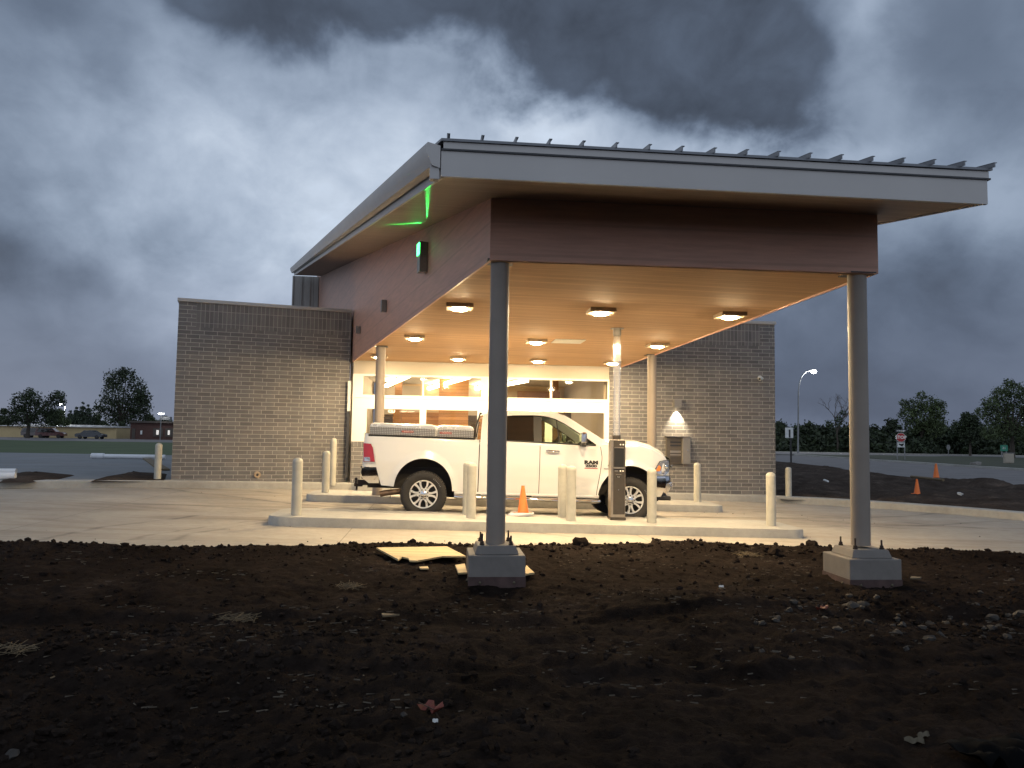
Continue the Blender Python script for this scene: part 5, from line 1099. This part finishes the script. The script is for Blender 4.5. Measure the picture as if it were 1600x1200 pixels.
obj('posts', q, M['signpost'], t); q = MB(); q.box((-5 * k, -.08, 11 * k), (5 * k, -.045, 20.5 * k)); obj('panel', q, M['signg'], t); text('sign_lettering', '21', 5 * k, M['txtw'], t, (0, -.084, 15.8 * k))
P = at_z(1577, 725, .06); k = P[1] / F_PX; t = thing('utility_cabinet', 'pale grey utility cabinet on the verge by the green sign', 'cabinet', tuple(P), -.3)
q = MB(); q.box((-7 * k, 0, -.1), (7 * k, 6 * k, 16.5 * k)); obj('body', q, M['roomgrey'], t, bevel=.05); q = MB(); q.box((-7.4 * k, -.3 * k, 16.6 * k), (7.4 * k, 6.4 * k, 17.4 * k)); obj('lid', q, M['signpost'], t); q = MB(); q.box((-5.5 * k, -.03, 2 * k), (5.5 * k, -.001, 15 * k)); obj('door', q, M['roomgrey'], t, bevel=.02)
P = at_z(1524, 727, .08); rock(P, .36, M['pier'], 'pale boulder lying on the verge left of the grey cabinet', None, 'boulder', .8)


def lamp_post(px, py, top, tip, label, col, Z=0.0, cat_='street lamp', power=900):
    P = at_z(px, py, Z); Y = P[1]; a = at_y(*top, Y); b = at_y(*tip, Y); t = thing('street_lamp', label, cat_, tuple(P)); L_ = lambda p: np.array(p) - P
    q = MB(); mid = at_y(top[0] + (tip[0] - top[0]) * .22, top[1] + (tip[1] - top[1]) * .68, Y); q.tube([(0, 0, -.2), (0, 0, .6), L_(a)], [.16, .11, .085], 10); obj('pole', q, M['signpost'], t, smooth=60)
    pts = [L_(a)]
    for s in np.linspace(.1, 1, 9): pts.append((1 - s) ** 2 * L_(a) + 2 * s * (1 - s) * np.array([L_(a)[0] * 1.0 + (L_(b)[0] - L_(a)[0]) * .12, L_(a)[1], L_(b)[2] - .1]) + s * s * L_(b))
    q = MB(); q.tube(pts, .065, 8); obj('arm', q, M['signpost'], t, smooth=60)
    e = L_(b); sg = 1 if tip[0] >= top[0] else -1; q = MB(); q.box((min(0, sg * .75), -.16, -.02), (max(0, sg * .75), .16, .14)); o = obj('head', q, M['signpost'], t, bevel=.04); o.location = tuple(e)
    q = MB(); q.sphere((sg * .42, 0, -.14), .33, n=12, m=8, squash=.7); o = obj('lens', q, M[col], t); o.location = tuple(e)  # lens swollen into a globe to stand in for the lamp's glare
    pl = bpy.data.lights.new('lamp_light', 'POINT'); pl.energy = power; pl.color = (.95, .98, 1.0); pl.shadow_soft_size = .3; po = bpy.data.objects.new('lamp_light', pl); COL.objects.link(po); po.parent = t; po.location = (e[0] + sg * .42, e[1] - .1, e[2] - .7); return t
lamp_post(1247, 708, (1247.5, 612), (1266, 579), 'tall curved street lamp lit white beyond the right wing', 'street', .04)
lamp_post(101, 683, (101.5, 634), (99, 630), 'lit car park lamp on a straight pole between the left trees', 'farlamp', .06, power=5000)
lamp_post(16, 681, (16, 674), (18, 670), 'low lit lamp before the beige shed at the left edge', 'farlamp', .06)


# ------------------------------------------------------------------ far buildings and cars on the left
def place(px, py, z): P = at_z(px, py, z); return P, P[1] / F_PX
P, k = place(60, 684, .06); t = thing('metal_shed', 'long low beige metal shed behind the left trees', 'shed', tuple(P))
q = MB(); q.box((-80 * k, 2, -.2), (112 * k, 22, 17.5 * k)); obj('wall', q, M['beige'], t); q = MB(); q.prism([(1.5, 17.6 * k), (22.5, 17.6 * k), (12, 21.5 * k)], -81 * k, 113 * k, axis='x'); obj('roof', q, M['fascia'], t)
for x in range(-60, 110, 17): q = MB(); q.box((x * k, 4.2, 19.6 * k), ((x + 7) * k, 5.5, 20.4 * k)); obj('skylight', q, M['signw'], t)
for x in (-25, 68): q = MB(); q.box((x * k, 1.9, 10 * k), ((x + 4) * k, 2.0, 13 * k)); obj('vent', q, M['roomdark'], t)
P, k = place(236, 687, .06); t = thing('brick_shop', 'low red brick building with bright windows left of the brick wing', 'building', tuple(P))
q = MB(); q.box((-33 * k, 0, -.2), (80 * k, 14, 26 * k)); obj('wall', q, M['redbrick'], t); q = MB(); q.box((-34 * k, -.4, 26.1 * k), (81 * k, 14.4, 29 * k)); obj('roof', q, M['roomdark'], t)
for x0, x1 in ((3, 18), (22, 34)):
    q = MB(); q.box((x0 * k, -.12, 5 * k), (x1 * k, -.01, 18 * k)); w_ = obj('window', q, M['roomdark'], t); q = MB(); q.box((x0 * k + (x1 - x0) * .35 * k, -.16, 8 * k), (x0 * k + (x1 - x0) * .6 * k, -.13, 15 * k)); obj('lit_display', q, emis('window glow', (1, .9, .75), .5), w_)
q = MB(); q.box((-16.5 * k, -.16, 8 * k), (-14 * k, -.01, 14 * k)); obj('notice', q, M['signw'], t); q = MB(); q.box((-30 * k, -.08, 0), (-25 * k, -.01, 17 * k)); obj('door', q, M['roomdark'], t)
q = MB(); q.box((14 * k, -.5, 31 * k), (30 * k, .3, 36 * k)); obj('roof_unit', q, M['signpost'], t)
P2 = at_y(252, 646, P[1] - 1.5); t = thing('street_lamp', 'lit lamp above the roof of the red brick building', 'street lamp', (P2[0], P2[1], .06)); q = MB(); q.tube([(0, 0, -.2), (0, 0, P2[2])], .09, 8); obj('pole', q, M['signpost'], t); q = MB(); q.box((-.45, -.15, P2[2] - .05), (.45, .15, P2[2] + .1)); obj('head', q, M['signpost'], t); q = MB(); q.box((-.4, -.2, P2[2] - .14), (.4, .14, P2[2] - .055)); obj('lens', q, M['farlamp'], t)
CARP = {'sedan': [(-2.2, .35), (-2.25, .75), (-1.95, .92), (-1.35, .98), (-.75, 1.42), (.45, 1.44), (1.15, 1.0), (1.95, .86), (2.25, .68), (2.25, .35)],
        'van': [(-2.3, .35), (-2.35, 1.7), (-2.15, 1.95), (.9, 1.95), (1.6, 1.15), (2.2, 1.0), (2.35, .75), (2.35, .35)], 'suv': [(-2.2, .4), (-2.28, .95), (-2.1, 1.62), (-1.8, 1.72), (.3, 1.72), (1.0, 1.12), (1.95, 1.0), (2.25, .8), (2.25, .4)]}
def car(px, py, kind, m, label, rz=0.0, name='parked_car'):
    P, k = place(px, py, .07); t = thing(name, label, 'car', tuple(P), rz, 'cars parked on the far left'); pr_ = CARP[kind]
    q = MB(); n = len(pr_); secs = []
    for s, inset in ((-1, .10), (-.9, 0.0), (.9, 0.0), (1, .10)):
        secs.append([(x * (1 - inset * .08), s * (.92 if z < 1.05 else .92 - (z - 1.05) * .28), z - inset * .06) for x, z in pr_])
    for i in range(3): q.add(secs[i] + secs[i + 1], [(j, (j + 1) % n, n + (j + 1) % n, n + j) for j in range(n)])
    q.add(secs[0], [tuple(range(n))]); q.add(secs[3], [tuple(range(n))]); obj('body', q, m, t, smooth=30)
    q = MB(); xs_ = [p for p in pr_ if p[1] > 1.0]; x0, x1 = min(p[0] for p in xs_) + .2, max(p[0] for p in xs_) - .25; zt = max(p[1] for p in pr_)
    for s in (-1, 1): q.add([(x0 - .1, s * .925, 1.0), (x1 + .1, s * .925, 1.0), (x1 - .45, s * (.925 - (zt - 1.15) * .28), zt - .1), (x0 + .2, s * (.925 - (zt - 1.15) * .28), zt - .1)], [(0, 1, 2, 3)])
    obj('window', q, M['tint'], t)
    for x in (-1.4, 1.4):
        for s in (-1, 1): q = MB(); q.lathe([(.0005, s * .9), (.2, s * .93), (.31, s * .93), (.33, s * .9), (.33, s * .7), (.0005, s * .7)], 18, (x, 0, .33), 'y'); obj('wheel', q, M['tyre'], t, smooth=40)
    for s in (-.6, .6): q = MB(); q.box((2.2, s - .2, .66), (2.27, s + .2, .8)); obj('headlight', q, M['lampg'], t)
    return t
car(142, 686, 'sedan', M['carg'], 'dark grey sedan parked side-on left of the far brick building'); car(158, 684, 'suv', M['carb'], 'dark sport utility car parked behind the grey sedan'); car(192, 685, 'suv', M['carg'], 'car in the shade under the tall left tree'); car(57, 684, 'suv', M['carb'], 'brownish car under the round left tree'); car(80, 684.5, 'suv', M['carr'], 'red car parked left of the car park lamp', .2); car(150, 682, 'van', M['carw'], 'white van parked before the beige shed')


# ------------------------------------------------------------------ trees
def leaves(blobs, n, size, core=.45):
    """leaf clumps spread through overlapping lobes: two crossed leaf-sized faces per point"""
    w = np.array([b[3] ** 2 * (b[4] if len(b) > 4 else 1) for b in blobs]); w /= w.sum(); ci = RNG.choice(len(blobs), n, p=w)
    B_ = np.array([[*b[:4], b[4] if len(b) > 4 else 1.0] for b in blobs])[ci]
    d = RNG.normal(size=(n, 3)); d /= np.linalg.norm(d, axis=1)[:, None]; rr = (core + (1 - core) * RNG.random(n) ** .5) * (1 + .22 * RNG.normal(size=n) * .6)
    # ragged surface: gather the points into twigs
    tw = RNG.integers(0, max(4, n // 14), n); toff = RNG.normal(size=(max(4, n // 14), 3))
    C = B_[:, :3] + d * (rr * B_[:, 3])[:, None] * np.stack([np.ones(n), np.ones(n), B_[:, 4]], 1) + toff[tw] * (B_[:, 3] * .11)[:, None]
    a = RNG.normal(size=(n, 3)); a /= np.linalg.norm(a, axis=1)[:, None]; b = np.cross(a, RNG.normal(size=(n, 3))); b /= np.linalg.norm(b, axis=1)[:, None]
    s = size * RNG.uniform(.5, 1.3, n)[:, None]
    V = np.stack([C - a * s, C + b * s * .55, C + a * s, C - b * s * .55], 1).reshape(-1, 3)
    mb = MB(); mb.v = list(map(tuple, V.tolist())); mb.f = [(4 * i, 4 * i + 1, 4 * i + 2, 4 * i + 3) for i in range(n)]; mb.mi = [0] * n; return mb
def tree(px, py, label, lobes, trunk, m, n, leaf, z=.06, group=None, limbs=6, tr=3.2, name='tree', dist=None):
    """lobes in photo-pixel units about the foot at the tree's own distance: (dx, up, radius[, squash])"""
    P = at_y(px, py, dist) if dist else at_z(px, py, z); P = np.array(P); k = P[1] / F_PX; t = thing(name, label, 'tree', tuple(P), 0, group)
    q = MB(); th = trunk * k; r0 = tr * k
    q.tube([(0, 0, -.3), (0, 0, .05 * th), (.3 * k, 0, th * .5), (.6 * k, 0, th)], [r0 * 1.4, r0, r0 * .8, r0 * .6], 10)
    bl = []
    for i, b in enumerate(lobes): bl.append((b[0] * k, random.uniform(-.6, .6) * b[2] * k, b[1] * k, b[2] * k, b[3] if len(b) > 3 else .85))
    for b in bl[:max(limbs, 3)]: q.tube([(.4 * k, 0, th * .8), (b[0] * .4, b[1] * .4, th + (b[2] - th) * .5), (b[0], b[1], b[2])], [r0 * .5, r0 * .3, r0 * .1], 6)
    obj('trunk', q, M['bark'], t, smooth=60); obj('crown', leaves(bl, n, leaf * k), m, t, recalc=False); return t
tree(43, 685, 'round spreading tree with a forked trunk before the beige shed', [(-22, 38, 15), (-8, 56, 17), (8, 62, 14), (24, 48, 16), (38, 62, 13), (46, 68, 9), (-30, 28, 10), (14, 34, 18), (-6, 34, 18), (34, 34, 12), (50, 58, 7), (0, 72, 8)], 26, M['leaf1'], 6000, 1.8, limbs=8)
tree(187, 685, 'tall full tree standing left of the far red brick building', [(-8, 92, 16), (8, 98, 14), (-18, 84, 12), (20, 82, 14), (32, 66, 14), (-4, 66, 20), (18, 54, 20), (-24, 50, 17), (36, 48, 13), (-36, 42, 10), (0, 38, 20), (22, 34, 16), (-14, 28, 13), (30, 62, 12), (-2, 104, 8), (12, 22, 12)], 30, M['leaf1'], 9000, 1.8, limbs=10)
tree(90, 684, 'small bright green tree lit by the car park lamp', [(0, 32, 10), (-6, 24, 9), (7, 24, 9), (2, 40, 6)], 14, M['leaf2'], 2600, 1.6, tr=1.2)
for px, h, lb in ((118, 46, 'pointed evergreen nearest the car park lamp'), (127, 54, 'tallest pointed evergreen left of the tall tree'), (136, 50, 'pointed evergreen right of its taller neighbour'), (108, 40, 'short pointed evergreen beside the lit tree')):
    tree(px, 680, lb, [(0, h * .25, 11), (0, h * .45, 8.5), (0, h * .62, 6), (0, h * .78, 3.8), (0, h * .92, 2)], 12, M['leafev'], 2200, 1.6, dist=185, tr=1.0, limbs=3, name='evergreen_tree', group='evergreens beyond the beige shed')
for px, h, w, lb in ((2, 46, 12, 'dark tree at the far left frame edge'), (232, 34, 14, 'low dark tree behind the far brick building, left one'), (258, 30, 14, 'low dark tree behind the far brick building beside the brick wing'), (150, 34, 12, 'dark bushy tree behind the white van')):
    tree(px, 680, lb, [(0, h * .5, w * .8), (-w * .5, h * .4, w * .6), (w * .5, h * .45, w * .65), (0, h * .8, w * .5)], 12, M['leaf1'], 2600, 1.7, dist=190, tr=1.4, limbs=3)
# right: wood belt that reads as one mass, and the trees one can tell apart in front of it
bl = []
for i in range(150):
    px = 1195 + i * 3.6; Y = random.uniform(112, 140); P = at_y(px, 690, Y); k = Y / F_PX
    hh = 24 + 9 * math.sin(i * .37) * random.random() + 12 * random.random() ** 2 + (4 if px > 1390 else 0)
    bl += [(P[0], Y, hh * k, 10 * k, .9), (P[0] + 3 * k, Y - 2, hh * k * .5, 11 * k, .9), (P[0], Y - 4, 4 * k, 10 * k, .9)]
stuff('tree_belt', leaves(bl, 60000, .32, .1), M['leaf3'], 'dark belt of bushes and trees beyond the far road on the right', 'trees', recalc=False)
tree(1440, 708, 'round topped tree standing above the dark belt by the stop sign', [(-10, 72, 15), (8, 76, 15), (20, 66, 14), (-18, 60, 14), (2, 56, 20), (26, 50, 14), (-14, 42, 15), (16, 38, 17), (0, 90, 8), (28, 76, 8), (-26, 78, 6)], 34, M['leaf2'], 6200, 1.8, tr=3)
tree(1582, 716, 'large spreading tree at the right frame edge', [(-14, 100, 14), (-34, 84, 13), (-46, 72, 10), (6, 104, 16), (22, 92, 18), (-8, 80, 18), (-28, 62, 16), (12, 70, 22), (34, 70, 20), (-12, 46, 20), (20, 40, 22), (-38, 40, 14), (0, 118, 8), (40, 100, 14)], 44, M['leaf2'], 9500, 1.9, tr=4, limbs=12)
tree(1516, 712, 'dark mid height tree left of the large right tree', [(0, 54, 12), (-12, 46, 11), (10, 44, 12), (0, 34, 16), (-4, 62, 7)], 26, M['leaf1'], 4200, 1.9, tr=2)
P = at_y(1308, 706, 112); k = 112 / F_PX; t = thing('bare_tree', 'half bare tree with thin branches above the dark belt', 'tree', tuple(P)); q = MB()
def branch(p, d, l, r, n):
    e = p + d * l; q.tube([tuple(p), tuple((p + e) / 2 + np.array([random.gauss(0, .1), random.gauss(0, .1), 0])), tuple(e)], [r, r * .8, r * .55], 5)
    if n:
        for _ in range(3 if n > 2 else 2):
            nd = d + np.array([random.gauss(0, .55), random.gauss(0, .45), random.uniform(-.1, .3)]); nd /= np.linalg.norm(nd); branch(e, nd, l * random.uniform(.6, .8), r * .6, n - 1)
branch(np.array([0, 0, -.3]), np.array([0, 0, 1.0]), 32 * k, 1.8 * k, 5); obj('trunk', q, M['bark'], t)
obj('crown', leaves([(4 * k, 0, 48 * k, 8 * k, .8), (-12 * k, 0, 42 * k, 7 * k, .8), (10 * k, 0, 60 * k, 5 * k, .8)], 420, 1.7 * k), M['leaf1'], t, recalc=False)

# pale straw flecks trodden into the soil: countless
mb = MB(); n = 1500
x = RNG.uniform(-5, 8, n * 3); y = RNG.uniform(4.4, 11.2, n * 3); dn = fbm(x * .9 + 40, y * 1.6, 4); kk = (RNG.random(n * 3) < np.clip((dn - .47) * 7, 0, 1)) & (y < edge_y(x) - .05); x, y = x[kk][:n], y[kk][:n]; z = soil_z(x, y)
for i in range(len(x)):
    a = random.gauss(.1, .5); l = random.uniform(.006, .034); w_ = random.uniform(.0015, .004); c, s = math.cos(a), math.sin(a); h = z[i] + .008
    mb.add([(x[i] - l * c + w_ * s, y[i] - l * s - w_ * c, h), (x[i] + l * c + w_ * s, y[i] + l * s - w_ * c, h + random.uniform(-.004, .012)), (x[i] + l * c - w_ * s, y[i] + l * s + w_ * c, h + .004), (x[i] - l * c - w_ * s, y[i] - l * s + w_ * c, h + .006)], [(0, 1, 2, 3)])
stuff('straw_flecks', mb, M['straw2'], 'pale straw flecks scattered over the dark soil', 'straw', recalc=False)
